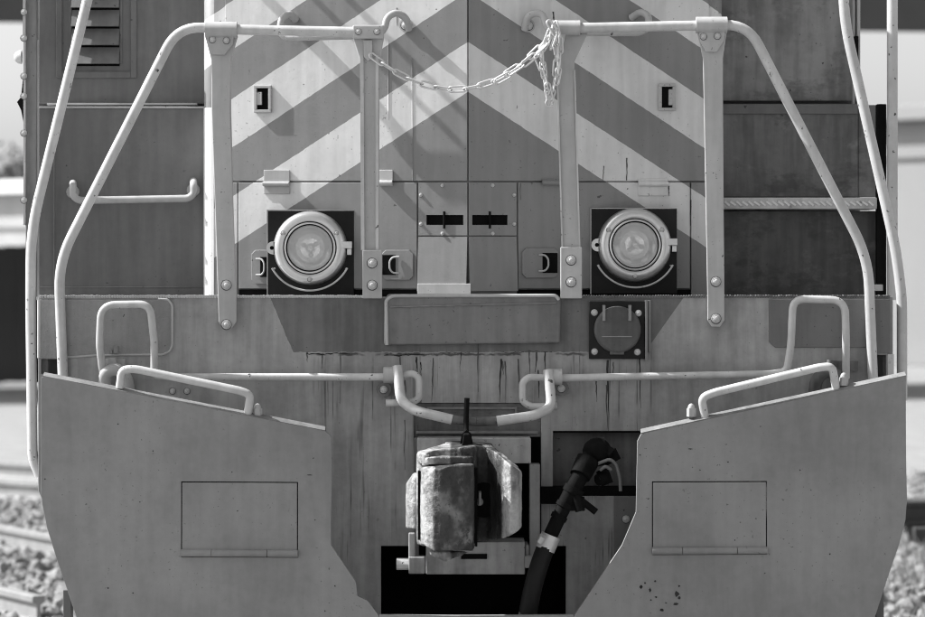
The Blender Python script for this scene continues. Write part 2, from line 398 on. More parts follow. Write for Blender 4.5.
# --- patch plates on the end plate
pb = B(); pb.prism([(40, 299.5), (168, 299.5)] + [(172, 304), (172, 345), (170, 351), (164, 354.5), (97, 354.5)] + [(62, 358.5), (40, 358.5)], -.006, .001)
pb.build('patch_plate', m_patch, end, .002, 'rounded pale patch plate welded at the left corner')
pb = B(); pb.prism([(769, 299), (890, 299), (890, 353), (872, 353), (868, 347.5), (775, 347.5), (769, 342)], -.006, .001); pb.build('patch_plate', m_cab, end, .002)
pb = B(); pb.pbox(648, 300, 651, 352, -.012, .001); pb.build('seam_strip', m_sill, end, .002)
b = B(); b.tube([W(x, y, -.004) for x, y in ((64, 357.5), (100, 355), (163, 354.5), (170, 351), (172.3, 345), (172.3, 305), (168, 299.5), (158, 299))], .0042, .008, 8); b.build('weld_bead', m_post, end)
b = B(); b.tube([W(39, 300, -.003), W(39, 358, -.003)], .006, .01, 8); b.build('weld_bead', m_post, end)
b = B(); b.pbox(113.5, 346, 118, 353.5, -.016, -.005); b.pbox(110, 350, 112.5, 353.5, -.012, -.005); b.build('welded_lug', m_sill, end, .001)
def run_mark(px, py0, py1, w):
    n = 9; f = []; x = px
    l, r_ = [], []
    for i in range(n):
        t = i / (n - 1); x += random.uniform(-.5, .5); ww = w * (.45 + .55 * math.sin(math.pi * min(1, .25 + .9 * t))) * random.uniform(.6, 1.1) * (1 - .6 * t)
        l.append((x - ww / 2, py0 + (py1 - py0) * t)); r_.append((x + ww / 2, py0 + (py1 - py0) * t))
    b = B(); b.prism(l + r_[::-1], -.0009, .0005); b.build('run_mark', m_stain if random.random() < .35 else m_stain2, end)
for a in ((400, 357, 388, 2.0), (405, 380, 398, 1.6), (416, 357, 374, 2.0), (433, 358, 402, 1.8), (461, 331, 346, 1.6), (461, 352, 372, 1.0), (479, 330, 392, 1.5), (501, 359, 402, 2.4), (505, 361, 404, 1.8), (503, 361, 375, 3.0), (518, 359, 398, 2.0),
          (529, 350, 376, 2.0), (536, 352, 372, 2.6), (538, 370, 398, 1.8), (545, 352, 374, 1.5), (608, 360, 432, 2.6), (606, 385, 430, 1.8), (596, 381, 402, 1.6), (613, 362, 384, 1.4), (640, 354, 408, 2.0), (307, 352, 362, 2.2), (323, 353, 369, 1.4), (341, 352, 404, 1.2), (391, 380, 400, 1.2), (421, 362, 376, 1.4), (405, 420, 470, 1.4), (418, 425, 450, 1.2), (478, 545, 572, 1.2)):
    if a[0] != 478: run_mark(*a)
def ragged(px0, px1, py, w):
    n = int((px1 - px0) / 3); top = []; bot = []
    for i in range(n + 1):
        x = px0 + (px1 - px0) * i / n; y = py + random.uniform(-.6, .6) + .6 * math.sin(i * .4); ww = w * random.uniform(.15, .7)
        top.append((x, y - ww / 2)); bot.append((x, y + ww / 2))
    b = B(); b.prism(top + bot[::-1], -.0009, .0005); b.build('weld_crack', m_stain, end)
ragged(306, 352, 353.5, 2.0); ragged(384, 424, 355, 2.2); ragged(440, 470, 352.5, 1.0); ragged(500, 552, 352, 1.4)
# --- folded gangway plate in the middle
gp = B(); gp.prism([(384, 300), (388, 294), (556, 294), (561, 299), (560, 343), (384, 345)], -.028, .001)
gpo = gp.build('gangway_plate', m_band, loco, .006, 'folded gangway plate above the coupler')
g2 = B(); g2.tube([W(387, 345, -.03), W(386, 300, -.03), W(392, 296, -.03), W(556, 295.5, -.03), W(559, 300, -.03)], .006, .015, 8); g2.build('rim', m_post, gpo)
g3 = B(); g3.tube([W(390, 307, -.03), W(470, 305, -.03), W(556, 303, -.03)], .003, .01, 8); g3.build('weld_line', m_sill, gpo)

# --- hood shell and panels
sh = B(); a = HP(468.01, 0); cl, cr = HP(203, 0), HP(723, 0)
def corner(p, s):
    out = []; r = .055; c = Vector((p.x - s * r, p.y + r * .9))
    for i in range(7):
        t = R(15 + 75 * i / 6); out.append((c.x + s * r * math.sin(t), c.y - r * math.cos(t)))
    return out
poly = [(HX0, HYC)] + corner(cr, 1) + [(cr.x, 1.75), (cl.x, 1.75)] + corner(cl, -1)[::-1]
sh.prismz(poly, ZP - .003, 3.15)
for i in range(len(sh.s)): sh.s[i] = False
hood = sh.build('hood', m_stripe, loco, 0, 'pointed nose hood painted with chevron stripes')
for pgon in hood.data.polygons:
    if abs(pgon.normal.z) < .5 and pgon.area < .2: pgon.use_smooth = True
b = B(); cpt = [(x - .0015, y - .0008) for x, y in corner(cl, -1)]
b.prismz(cpt + [(x + .004, y + .004) for x, y in cpt[::-1]], ZP, W(0, 106, .4).z); b.build('sunlit_strip', m_whitepaint, hood)  # white skin paints the sunlight caught by the rounded left corner
def hpanel(b, px0, py0, px1, py1, o0=.0005, o1=.010):
    pts = [(px0, py0), (px1, py0), (px1, py1), (px0, py1)]
    return b.loft([HP(x, y, o1) for x, y in pts], [HP(x, y, o0) for x, y in pts])
for (x0, x1) in ((226, 467.95), (468.05, 708)):
    b = B(); hpanel(b, x0, -90, x1, 181); b.build('upper_panel', m_stripe, hood, .0015)
b = B(); hpanel(b, 226, 182.6, 238.2, 297); b.build('margin_strip', m_stripe, hood, .0015)
b = B(); hpanel(b, 690.4, 182.6, 708, 297); b.build('margin_strip', m_stripe, hood, .0015)
doorL = hpanel(B(), 239.6, 182.6, 417.6, 288.5).build('hood_door', m_stripe, loco, .0015, 'hood door around the left headlight')
doorR = hpanel(B(), 517.4, 182.6, 689.0, 288.5).build('hood_door', m_stripe, loco, .0015, 'hood door around the right headlight')
b = B()
for (x0, x1, h0, h1) in ((419, 467.95, 427, 464), (468.05, 515.8, 471.5, 507)):
    hpanel(b, x0, 182.6, x1, 215); hpanel(b, x0, 225, x1, 235.4); hpanel(b, x0, 215, h0, 225); hpanel(b, h1, 215, x1, 225)
ctop = b.build('slotted_panel', m_stripe, loco, 0, 'bolted panel with two slots at the crease')
for q in ((424, 466), (470, 510)): b = B(); hpanel(b, q[0], 213, q[1], 227, .0008, .002); b.build('slot_backing', m_void, ctop)
for px in (445, 489):
    b = B(); p = HP(px, 0, .012); b.cyl(HP(px, 211.5, .012), HP(px, 228.5, .012), .004, 8); b.build('slot_pin', m_iron, ctop)
for px, py in ((443, 185.5), (492, 185.5), (421.5, 195), (513.5, 195), (421.5, 224), (513.5, 224), (443, 233.5), (492, 233.5)):
    bolt(HP(px, py, .010), .0055, ctop, rz=R(-15 if px < 468 else 15))
b = B()   # kick panel foot flared forward, a shape added to catch more sun
for x0, x1 in ((419, 467.95), (468.05, 515.8)):
    pts = [(x0, 236.8, .010), (x1, 236.8, .010), (x1, 291, .028), (x0, 291, .028)]
    b.loft([HP(x, y, o_) for x, y, o_ in pts], [HP(x, y, .0005) for x, y, o_ in pts])
cbot = b.build('kick_panel', m_stripe, loco, 0)
b = B(); hpanel(b, 420, 283.5, 468.2, 296, .0105, .036); b.build('sill_flange', m_post, cbot, .002)
for r in ((239, 419), (517, 690)): b = B(); hpanel(b, r[0], 289.5, r[1], 297, .0005, .002); b.build('gap_shadow', m_void, hood)  # black strip paints the shadow line below the doors
# hinges
def hinge(px0, px1, py, d, pin=True, up=11, dn=11, mat=m_post):
    b = B(); hpanel(b, px0, py - up, px1, py - 1, .0105, .016); hpanel(b, px0, py + 3, px1, py + dn, .0105, .015)
    o = b.build('hinge', mat, d, .002)
    n = 3
    b = B(); b.cyl(HP(px0, py + 1, .02), HP(px1, py + 1, .02), .0095, 10); b.build('hinge', mat, d)
hinge(265, 291, 183, doorL, up=13, dn=11); hinge(380, 394, 182, doorL, up=12, dn=4)
hinge(541, 561, 182, doorR, up=3, dn=5, mat=m_stripe); hinge(637, 666, 183, doorR, up=4, dn=13, mat=m_stripe)
# latches
def latch(px0, px1, py0, py1, hx0, hx1, d, flip, mat=m_stripe):
    b = B(); r = 4
    pts = [(px0, py0 + r), (px0 + r, py0), (px1 - r, py0), (px1, py0 + r), (px1, py1 - r), (px1 - r, py1), (px0 + r, py1), (px0, py1 - r)]
    b.loft([HP(x, y, .019) for x, y in pts], [HP(x, y, .0105) for x, y in pts]); b.build('latch', mat, d, .002)
    b = B(); cy = (py0 + py1) / 2; 
    pts = [(hx0, cy - 10), (hx1, cy - 10), (hx1, cy + 10), (hx0, cy + 10)]
    b.loft([HP(x, y, .0205) for x, y in pts], [HP(x, y, .0185) for x, y in pts]); b.build('latch_pocket', m_void, d)
    e = hx1 if not flip else hx0; q = 1 if not flip else -1
    b = B(); b.tube([HP(e + 4 * q, cy - 8, .024), HP(e - 2 * q, cy - 8, .026), HP(e - 5 * q, cy - 4, .03), HP(e - 5 * q, cy + 4, .03), HP(e - 2 * q, cy + 8, .026), HP(e + 4 * q, cy + 8, .024)], .0035, .01, 8); b.build('latch_bail', m_post, d)
latch(383, 414.5, 250, 280, 384, 397, doorL, False); latch(521, 557, 248, 278, 541, 556, doorR, True)
latch(253, 300, 250, 284, 262, 270, doorL, True)
# rectangular lift-ring pockets on the upper panel
def pocket(px0, py0, px1, py1, flip, parent):
    b = B(); t = 3
    for r in ((px0, py0, px1, py0 + t), (px0, py1 - t, px1, py1), (px0, py0 + t, px0 + t, py1 - t), (px1 - t, py0 + t, px1, py1 - t)): hpanel(b, *r, .0105, .022)
    b.build('pocket_frame', m_post, parent, .002)
    b = B(); hpanel(b, px0 + t, py0 + t, px1 - t, py1 - t, .0105, .012); b.build('pocket_back', m_void, parent)
    b = B(); c = (py0 + py1) / 2
    if not flip: hpanel(b, px0 + t - .5, c - 7, px0 + 8, c + 6, .013, .02)
    else: hpanel(b, px1 - 7, c - 8, px1 - t + .5, c + 8, .013, .02)
    b.build('pocket_tongue', m_post, parent, .002)
for px, py0, py1, w_ in ((626, 158, 180.5, 1.6), (603, 166, 180.5, 1.0), (668, 186, 196, 1.2), (552, 12, 24, 2.0), (398, 8, 26, 1.2), (690, 200, 226, 1.0), (520, 183, 200, .9)):
    n = 7; l, r_ = [], []; x = px
    for i in range(n):
        t = i / (n - 1); x += random.uniform(-.4, .4); ww = w_ * random.uniform(.5, 1.1) * (1 - .5 * t); l.append((x - ww / 2, py0 + (py1 - py0) * t)); r_.append((x + ww / 2, py0 + (py1 - py0) * t))
    b = B(); b.loft([HP(x, y, .0112) for x, y in l + r_[::-1]], [HP(x, y, .0095) for x, y in l + r_[::-1]]); b.build('run_mark', m_stain2, hood)
for px, py0, py1 in ((413, 58, 181), (389, 40, 120)): b = B(); b.tube([HP(px, py0, .0102), HP(px + .3, py1, .0102)], .0018, .01, 6); b.build('weld_line', m_stripe, hood)
pocket(255.5, 85.5, 273, 113, False, hood); pocket(657, 84, 674, 111, True, hood)

# --- headlights
def headlight(cx_, cy_, px0, py0, px1, py1, label, turn=0):
    y0 = HP((px0 + px1) / 2, 0).y - .055
    b = B(); b.pbox(px0, py0, px1, py1, y0, y0 + .16 if False else y0 + .13)
    hl = b.build('headlight', m_black, loco, .003, label)
    e = B(); t = .8
    for r in ((px0, py0 - .2, px1, py0 + t), (px0 - .2, py0, px0 + t, py1)): e.pbox(*r, y0 - .0015, y0)
    e.build('plate_edge', m_post, hl)
    c = W(cx_, cy_, y0); u = M(1, y0)
    b = B(); b.lathe(c, [(37 * u, 0), (36.5 * u, .02), (35.5 * u, .034), (33 * u, .043), (29.5 * u, .047), (27.2 * u, .0455), (26.6 * u, .041), (25.6 * u, .041), (25.0 * u, .047), (24.0 * u, .047), (23.0 * u, .040), (22.8 * u, .02)], 56)
    rim = b.build('rim', m_chrome, hl)
    b = B(); b.lathe(c, [(26.5 * u, .0415), (25.7 * u, .0415)], 48); b.lathe(c, [(23.6 * u, .0462), (22.6 * u, .0405)], 48); b.build('gasket', m_void, hl)
    prof = [((23 - 21.5 * i / 12) * u, .034 - .030 * (1 - (1 - i / 12) ** 2)) for i in range(0, 13)] + [(.001, .004)]
    b = B(); b.lathe(c, prof, 48); b.build('reflector', m_refl, hl)
    b = B(); b.lathe(c, [(11.5 * u, .002), (11.2 * u, .020), (10.4 * u, .021), (9.8 * u, .002)], 40); b.lathe(c, [(4.5 * u, .002), (4.2 * u, .022), (2.2 * u, .027), (.001, .027)], 20)
    for ang in (35 + turn, 155 + turn, 275 + turn): p = c + Vector((math.cos(R(ang)) * 7 * u, -.008, math.sin(R(ang)) * 7 * u)); b.dome(p, 2.6 * u, h=.012)
    b.build('bulb_holder', m_chrome, hl)
    b = B()
    for rr in (13.5, 20.5): b.lathe(c, [((rr + .5) * u, .034 - .030 * (1 - ((rr - 1.5) / 21.5) ** 2) + .001), (rr * u, .034 - .030 * (1 - ((rr - 1.5) / 21.5) ** 2) + .004), ((rr - .5) * u, .034 - .030 * (1 - ((rr - 1.5) / 21.5) ** 2) + .001)], 48)
    b.build('reflector_rings', m_chrome, hl)
    b = B(); b.lathe(c, [(23.2 * u, .036), (18 * u, .0405), (12 * u, .0435), (6 * u, .045), (.001, .0455)], 48); b.build('lens', m_glass, hl)
    for px, py in ((cx_ - 26.5, cy_ - 15), (cx_ + 26.5, cy_ - 15), (cx_, cy_ + 31)):
        p = W(px, py, y0); bolt((p.x, y0 - .046, p.z), .0062, hl)
    # ear with pin hole, clamp
    b = B(); p = W(cx_ - 37, cy_, y0); b.cyl((p.x, y0 - .008, p.z), (p.x, y0 - .03, p.z), 6.5 * u, 16); b.box(p.x, p.x + 5 * u, y0 - .03, y0 - .008, p.z - 6.5 * u, p.z + 6.5 * u); b.build('ear', m_chrome, hl, .002)
    b = B(); b.cyl((p.x - u, y0 - .029, p.z), (p.x - u, y0 - .0315, p.z), 2 * u, 12); b.build('pin_hole', m_void, hl)
    b = B(); p = W(cx_ + 36, cy_ - 3, y0); b.box(p.x - 7 * u, p.x + 6 * u, y0 - .044, y0 - .012, p.z - 3.5 * u, p.z + 3.5 * u); b.box(p.x + 1 * u, p.x + 5.5 * u, y0 - .034, y0 - .001, p.z - 10 * u, p.z - 3.6 * u); b.build('clamp', m_chrome, hl, .002)
    # thin guard hoop under the lamp
    b = B(); b.tube([c + Vector((42.5 * u * math.sin(R(t)), -.05, -42.5 * u * math.cos(R(t)))) for t in range(-62, 63, 4)], .0035, .01, 8)
    for t in (-60, 60): b.tube([c + Vector((42.5 * u * math.sin(R(t)), -.05, -42.5 * u * math.cos(R(t)))), c + Vector((41 * u * math.sin(R(t)), -.0, -41 * u * math.cos(R(t))))], .0035, .01, 8)
    b.build('guard_hoop', m_rail, hl)
    return hl
headlight(310.4, 248, 267, 210, 354, 297, 'left round headlight on a black square plate')
headlight(634.5, 245, 590.5, 208, 677, 294, 'right round headlight on a black square plate', 70)

# --- cab fronts beside the hood
def cab_wall(px0, py0, px1, py1, y, mat, label=None, th=.03, name='cab_panel', bevel=.003):
    b = B(); b.pbox(px0, py0, px1, py1, y, y + th); return b.build(name, mat, loco, bevel, label)
cabL = cab_wall(38.5, -90, 214, 104, .84, m_cab, 'dark cab panel with louvred vent')
b = B()
for r in ((56, -40, 62, 78), (130.5, -40, 136.5, 78), (62, 71.5, 130.5, 78)): b.pbox(*r, .832, .841)
for r in ((69, -40, 71.5, 63.5), (119.5, -40, 122, 63.5), (71.5, 61, 119.5, 63.5)): b.pbox(*r, .834, .841)
b.build('vent_frame', m_cab, cabL, .002)
for k in range(-2, 4):
    z0 = W(0, 9 + 18.7 * k, .83).z; a, c_ = W(71.8, 0, .83), W(119.4, 0, .83); h = M(18.7, .83)
    b = B(); b.loft([Vector((a.x, .805, z0 + .004)), Vector((c_.x, .805, z0 + .004)), Vector((c_.x, .838, z0 + h)), Vector((a.x, .838, z0 + h))],
                    [Vector((a.x, .812, z0 + .004)), Vector((c_.x, .812, z0 + .004)), Vector((c_.x, .8395, z0 + h - .004)), Vector((a.x, .8395, z0 + h - .004))]); b.build('louver_slat', m_cab, cabL)
    b = B(); b.box(a.x, c_.x, .836, .8395, z0 - .003, z0 + .004); b.build('louver_gap', m_void, cabL)
boxL = cab_wall(38.5, 108, 214, 297, .76, m_cab, 'plain dark step panel with grab iron')
b = B(); b.pbox(39, 106.4, 213, 108.2, .755, .84); b.pbox(47, 103, 197, 105, .80, .838); b.build('ledge', m_post, boxL, .001)
b = B(); b.pbox(53.5, 112, 54.4, 287, .757, .761); b.pbox(40, 286.5, 204, 287.3, .757, .761); b.build('weld_line', m_sill, boxL)
# grab iron on it
b = B(); y = .70
b.tube([W(73, 183, .752), W(73, 186, y), W(73, 196, y), W(79, 200.5, y), W(188, 198.5, y), W(194, 194, y), W(193.5, 184, y), W(193.5, 181, .752)], .0135, .03, 12)
for px, py in ((73, 186), (193.5, 184)): p = W(px, py + 6, .7585); b.cyl((p.x, .7585, p.z), (p.x, .748, p.z), .024, 14)
b.build('grab_iron', m_post, loco, 0, 'bent grab iron on the left step panel')
# left edge post and cab side
b = B(); b.pbox(25.5, -90, 36, 297, .62, .66); po = b.build('corner_post', m_sill, loco, .003)
b = B(); b.pbox(36.2, 40, 38.3, 300, .70, .72); b.pbox(22.8, -90, 25.2, 40, .60, .66); b.pbox(23.4, 40, 25.2, 225, .60, .66); b.build('edge_strip', m_rail, po)
for py in (12, 38, 76, 96, 133, 200): bolt(W(24, py, .598), .009, po)
b = B(); p = W(19, 57, .66); b.dome((p.x + .01, .66, p.z), .026, Vector((-1, 0, 0)), .03); b.build('marker_knob', m_rail, po)
b = B(); b.prism([(23, 78), (24, 125), (21, 110), (17, 102), (21, 97)], .62, .64); b.build('lug', m_iron, po)
# right side
cabR = cab_wall(716, -90, 852.5, 101, .84, m_riser_top, 'scuffed dark cab panel above the steps')
b = B(); b.pbox(714, 105, 858, 197, .78, .81); r2 = b.build('step_riser', m_riser, loco, .003)
b = B(); b.pbox(858.3, 105, 876, 197, .79, .82); b.build('riser_end', m_riser, r2, .002)
b = B(); b.pbox(714, 104, 858, 114, .772, .779); b.build('riser_lip', m_cab, r2, .002)
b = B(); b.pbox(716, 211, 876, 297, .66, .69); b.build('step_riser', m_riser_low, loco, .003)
b = B(); t0, t1 = W(718, 209, .56), W(877, 197.5, .56); b.box(t0.x, t1.x, .56, .79, t0.z, t1.z); tr = b.build('step_tread', m_tread, loco, .003, 'pale worn step tread')
for i in range(26):
    p = W(721 + i * 6, 203.5, .558); b = B(); b.box(-.012, .012, -.003, .003, -.0035, .0035, Matrix.Translation((p.x, .558, p.z)) @ Matrix.Rotation(R(40 if i % 2 else 35), 4, 'Y')); b.build('tread_lug', m_whitepaint, tr)
b = B(); b.pbox(877, 104, 886.5, 297, .60, .64); b.pbox(870, 297 - 12, 882, 290, .56, .6) if False else None
b.build('step_stringer', m_iron, loco, .003)
b = B(); b.pbox(853, -90, 855.2, 104, .80, .84); b.pbox(857.5, -90, 860.3, 104, .78, .84); b.build('edge_strip', m_post, cabR, .001)
b = B(); b.pbox(854.5, 36, 858.5, 60, .77, .80); b.build('lug', m_iron, cabR, .002)
b = B(); b.pbox(875, 284.5, 883, 291, .1, .16); b.build('marker_block', m_rail, loco, .002)
b = B(); b.cyl(W(892.3, -90, .55), W(892.3, 300, .55), M(5.4, .55), 16); b.build('side_handrail', m_rail, loco, 0, 'straight white vertical handrail at the right edge')
# cab and hood behind, cut short to keep their shadow off the right ground
b = B(); x0, x1 = W(30, 0, .9).x, W(860, 0, .9).x
b.box(x0, cl.x - .01, .88, 3.0, ZP, 4.1); b.box(cr.x + .01, x1, .88, 3.0, ZP, 4.1); b.box(cl.x - .01, cr.x + .01, 1.76, 3.0, ZP, 4.1); b.build('cab', m_cab, loco, .02)
b = B(); b.box(x0 - .04, x1 + .04, .80, 3.1, 4.10, 4.18); b.build('cab_roof', m_cab, loco, .02)
b = B(); b.box(-.92, .92, 3.0, 4.3, ZP, 2.9); b.build('engine_hood', m_cab, loco, .03)
b = B(); b.box(xl, xr, 1.7, 4.5, ZP - .06, ZP - .004); b.build('rear_walkway', m_sill, loco)
for yy in (1.6,):
    b = B()
    for s in (-1, 1): b.box(s * 1.05 - .06, s * 1.05 + .06, yy - .5, yy + 2.6, .45, .75)
    tk = b.build('truck_frame', m_void, loco, .02)
    for wy in (yy, yy + 2.1):
        for s in (-1, 1):
            b = B(); b.cyl((s * .70, wy, .5), (s * .82, wy, .5), .5, 32); b.build('wheel', m_steel, tk, .01)

# --- handrails and stanchions
YR = -.035
def stan(name_pts, y0, th, parent=loco, label=None, flange=True):
    b = B(); b.prism(name_pts, y0, y0 + th); return b.build('stanchion', m_post, parent, .003, label)
def clamp_plate(pts, y0, st, bolts):
    b = B(); b.prism(pts, y0 - .012, y0 - .001); b.build('gusset_plate', m_post, st, .003)
    for px, py in bolts: bolt(W(px, py, y0 - .0125), .0085, st)
def socket(px0, px1, py, r, st):
    b = B(); b.cyl(W(px0, py, YR), W(px1, py, YR), r, 20); b.build('socket', m_post, st, .003)
st = stan([(205, 36), (238, 36), (231, 60), (230, 110), (236.5, 300), (236.5, 322), (232, 328), (223, 328), (218.5, 322), (218, 300), (211.5, 110), (211.5, 60)], -.034, .010, label='left outer rail post bolted to the end plate')
b = B(); b.loft([W(234.6, 320, -.024), W(236.2, 320, -.024), W(230.2, 62, -.024), W(228.4, 62, -.024)], [W(234.6, 320, -.001), W(236.2, 320, -.001), W(230.2, 62, .0), W(228.4, 62, .0)])
b.loft([W(218.8, 320, -.024), W(220.4, 320, -.024), W(213.4, 62, -.024), W(211.8, 62, -.024)], [W(218.8, 320, -.001), W(220.4, 320, -.001), W(213.4, 62, .0), W(211.8, 62, .0)]); b.build('flange', m_rail, st)
clamp_plate([(207, 34), (234, 34), (233, 44), (224.5, 55), (211.5, 54.5), (207.5, 44)], -.034, st, [(212.5, 39.5), (226.5, 40.5)]); socket(205.5, 237, 30, M(8.2), st)
for py in (285, 324.5): bolt(W(226.5, py, -.0345), .0125, st)
st = stan([(697, 31), (727, 31), (723, 58), (723, 110), (724.5, 300), (724.5, 320), (720, 327), (712, 327), (707.5, 320), (707.5, 300), (704, 110), (703, 58)], -.034, .010, label='right outer rail post bolted to the end plate')
b = B(); b.loft([W(708, 320, -.024), W(709.6, 320, -.024), W(705, 62, -.024), W(703.4, 62, -.024)], [W(708, 320, -.001), W(709.6, 320, -.001), W(705, 62, 0), W(703.4, 62, 0)])
b.loft([W(722.6, 320, -.024), W(724.2, 320, -.024), W(722.8, 62, -.024), W(721.2, 62, -.024)], [W(722.6, 320, -.001), W(724.2, 320, -.001), W(722.8, 62, 0), W(721.2, 62, 0)]); b.build('flange', m_rail, st)
clamp_plate([(699, 31), (725, 31), (724, 41), (717, 52), (706, 52), (700, 41)], -.034, st, [(703.5, 36.5), (717.5, 36)]); socket(696, 727, 25, M(8.2), st)
for py in (281.5, 318.5): bolt(W(716, py, -.0345), .0125, st)
# inner posts stand on the walkway edge
def inner(pts, fx0, fx1, fy0, lab):
    s = stan(pts, -.022, .010, label=lab)
    b = B(); b.pbox(fx0, fy0, fx1, 298.5, -.040, -.0235); b.build('foot_plate', m_post, s, .003)
    for py in (fy0 + 13, fy0 + 35): bolt(W((fx0 + fx1) / 2, py, -.0405), .0125, s)
    return s
sl_ = inner([(353, 38), (384, 38), (379.5, 62), (379, 250), (380, 297), (364, 297), (362, 250), (360.5, 62)], 362.5, 382, 250, 'left inner rail post with bolted foot')
b = B(); b.loft([W(361, 250, -.03), W(364.5, 250, -.03), W(363.5, 55, -.03), W(360, 55, -.03)], [W(361, 250, .02), W(364.5, 250, .02), W(363.5, 55, .02), W(360, 55, .02)])
b.loft([W(375.5, 250, -.03), W(378.5, 250, -.03), W(378.5, 55, -.03), W(375.5, 55, -.03)], [W(375.5, 250, .02), W(378.5, 250, .02), W(378.5, 55, .02), W(375.5, 55, .02)]); b.build('flange', m_rail, sl_)
b = B(); b.pbox(352.5, 25, 384, 38.5, -.052, -.018); b.build('socket', m_post, sl_, .005)
for px in (358.5, 377): bolt(W(px, 31.5, -.0525), .008, sl_)
b = B(); b.prism([(363.5, 40), (372, 40), (372.5, 58), (368, 61), (364, 57)], -.034, -.023); b.build('chain_lug', m_rail, sl_, .002)
sr_ = inner([(555, 33), (588, 33), (580, 50), (574.5, 62), (575, 110), (580, 248), (580, 297), (562, 297), (562, 248), (557.5, 110), (557, 62)], 560.5, 582, 247, 'right inner rail post with bolted foot')
b = B(); b.loft([W(573.8, 70, -.03), W(575.4, 70, -.03), W(580.4, 247, -.03), W(578.8, 247, -.03)], [W(573.8, 70, .0), W(575.4, 70, .0), W(580.4, 247, .0), W(578.8, 247, .0)])
b.loft([W(556.4, 70, -.03), W(558, 70, -.03), W(563, 247, -.03), W(561.4, 247, -.03)], [W(556.4, 70, .0), W(558, 70, .0), W(563, 247, .0), W(561.4, 247, .0)]); b.build('flange', m_rail, sr_)
socket(552, 580, 28, M(7.6), sr_)
b = B(); b.prism([(554, 33), (566, 31), (564, 42), (560, 54), (554, 55), (553, 44)], -.046, -.034); b.build('chain_lug', m_rail, sr_, .002)
RT = M(5.1)
b = B(); b.tube([W(354, 32, YR), W(230, 29.5, YR), W(178, 26, YR), W(58.5, 262, YR), W(63, 380, -.02)], RT, [0, .05, .10, .10, 0], 18); b.build('handrail', m_rail, loco, 0, 'left white handrail sloping down to the corner')
b = B(); b.tube([W(578, 28, YR), W(700, 25.5, YR), W(748, 24.5, YR), W(868, 258, YR), W(873, 380, -.02)], RT, [0, .05, .10, .10, 0], 18); b.build('handrail', m_rail, loco, 0, 'right white handrail sloping down to the corner')
b = B(); b.tube([Vector((-1.27, .90, 3.22)), Vector((-1.27, .12, 3.22)), W(102, -60, .10), W(31, 230, .06), W(30.5, 300, .05), W(32.5, 458, .03), W(40, 476, .03)], M(5.2), [0, .1, .05, .14, .05, .05, 0], 18); b.build('corner_rail', m_rail, loco, 0, 'left outer step rail running down past the plow')  # unseen upper run to the cab added for its shadow on the nose
b = B(); b.tube([Vector((1.33, .90, 3.22)), Vector((1.33, .12, 3.22)), W(842.5, -60, .10), W(844, 20, .10), W(896, 250, .06), W(902, 300, .05), W(902, 400, .04)], M(5.3), [0, .1, .05, .10, .12, .05, 0], 18); b.build('corner_rail', m_rail, loco, 0, 'right outer step rail running down behind the plow')
for zz_, lab in ((3.52, 'upper'),):
    for sx in (-1, 1):
        b = B(); x = sx * 1.30 + .02; b.tube([Vector((x, .90, zz_)), Vector((x, .16, zz_)), Vector((x, .16, zz_ - .12)), Vector((x, .9, zz_ - .12))], .012, .05, 12); b.build('shadow_bar', m_rail, loco)  # unseen bars added above the view to streak shadow across the nose
# hood grab irons above the headlights
def hood_grab(pts, feet, lab, mt):
    b = B(); b.tube([HP(px, py, o) for px, py, o in pts], M(3.6, .3), .035, 14); o = b.build('grab_iron', mt, loco, 0, lab)
    for px, py in feet:
        b = B(); p0, p1 = HP(px, py, .0105), HP(px, py, .02); b.cyl(p0, p1, .024, 16); b.build('mount', mt, o, .002)
        bolt(HP(px, py, .021), .012, o, rz=R(-15 if px < 468 else 15))
hood_grab([(297, 20, .012), (294, 14.5, .05), (288, 20, .075), (287, 34, .08), (293, 39.5, .08), (383, 37.0, .08), (391, 31, .08), (393, 19, .075), (401, 13.5, .06), (410, 19, .045), (410, 30, .015)], [(407, 25.5)], 'hooked grab iron on the left side of the nose', m_post)
hood_grab([(523.5, 30, .015), (524, 18, .045), (530, 14, .06), (537, 16, .07), (541, 30, .08), (549, 34.5, .08), (632, 34.5, .08), (642, 30, .08), (642, 17, .07), (636, 13, .05), (630, 18, .012)], [(527, 26)], 'hooked grab iron on the right side of the nose', m_post)

# --- coupling lever gear across the end plate
ROD = M(3.8)
b = B(); b.tube([W(104, 384, -.03), W(99.5, 345, -.09), W(101, 305, -.10), W(150, 304, -.10), W(154.5, 345, -.10), W(154, 375, -.09), W(165, 377, -.075), W(385, 377, -.075)], ROD, [0, .03, .05, .04, .03, .03, .03, 0], 14); lv = b.build('coupling_lever', m_rail, loco, 0, 'left coupling lever with looped handle')
b = B(); b.tube([W(392, 377, -.075), W(413, 373.5, -.075), W(419, 378, -.075), W(419, 399, -.075), W(411, 402.5, -.075), W(386, 403, -.075)], ROD * .95, .02, 12); b.build('lever_crank', m_rail, lv)
b = B(); b.cyl(W(383.5, 375, -.075), W(394, 375, -.075), M(8), 16); b.build('lever_bearing', m_post, lv, .003)
b = B(); p = W(384, 389, 0); b.cyl((p.x, 0, p.z), (p.x, -.04, p.z), M(7.5), 16); q = W(398, 389, 0); b.box(p.x, q.x, -.03, 0, p.z - M(6), p.z + M(6)); b.build('bearing_bracket', m_grimy, lv, .003); bolt((p.x, -.0405, p.z), .010, lv)
b = B(); b.tube([W(846, 378, -.05), W(846, 340, -.10), W(845, 300, -.10), W(793, 299, -.10), W(791, 345, -.10), W(787, 371, -.09), W(774, 374, -.075), W(560, 378, -.075)], ROD, [0, .03, .05, .04, .03, .03, .03, 0], 14); lv2 = b.build('coupling_lever', m_rail, loco, 0, 'right coupling lever with looped handle')
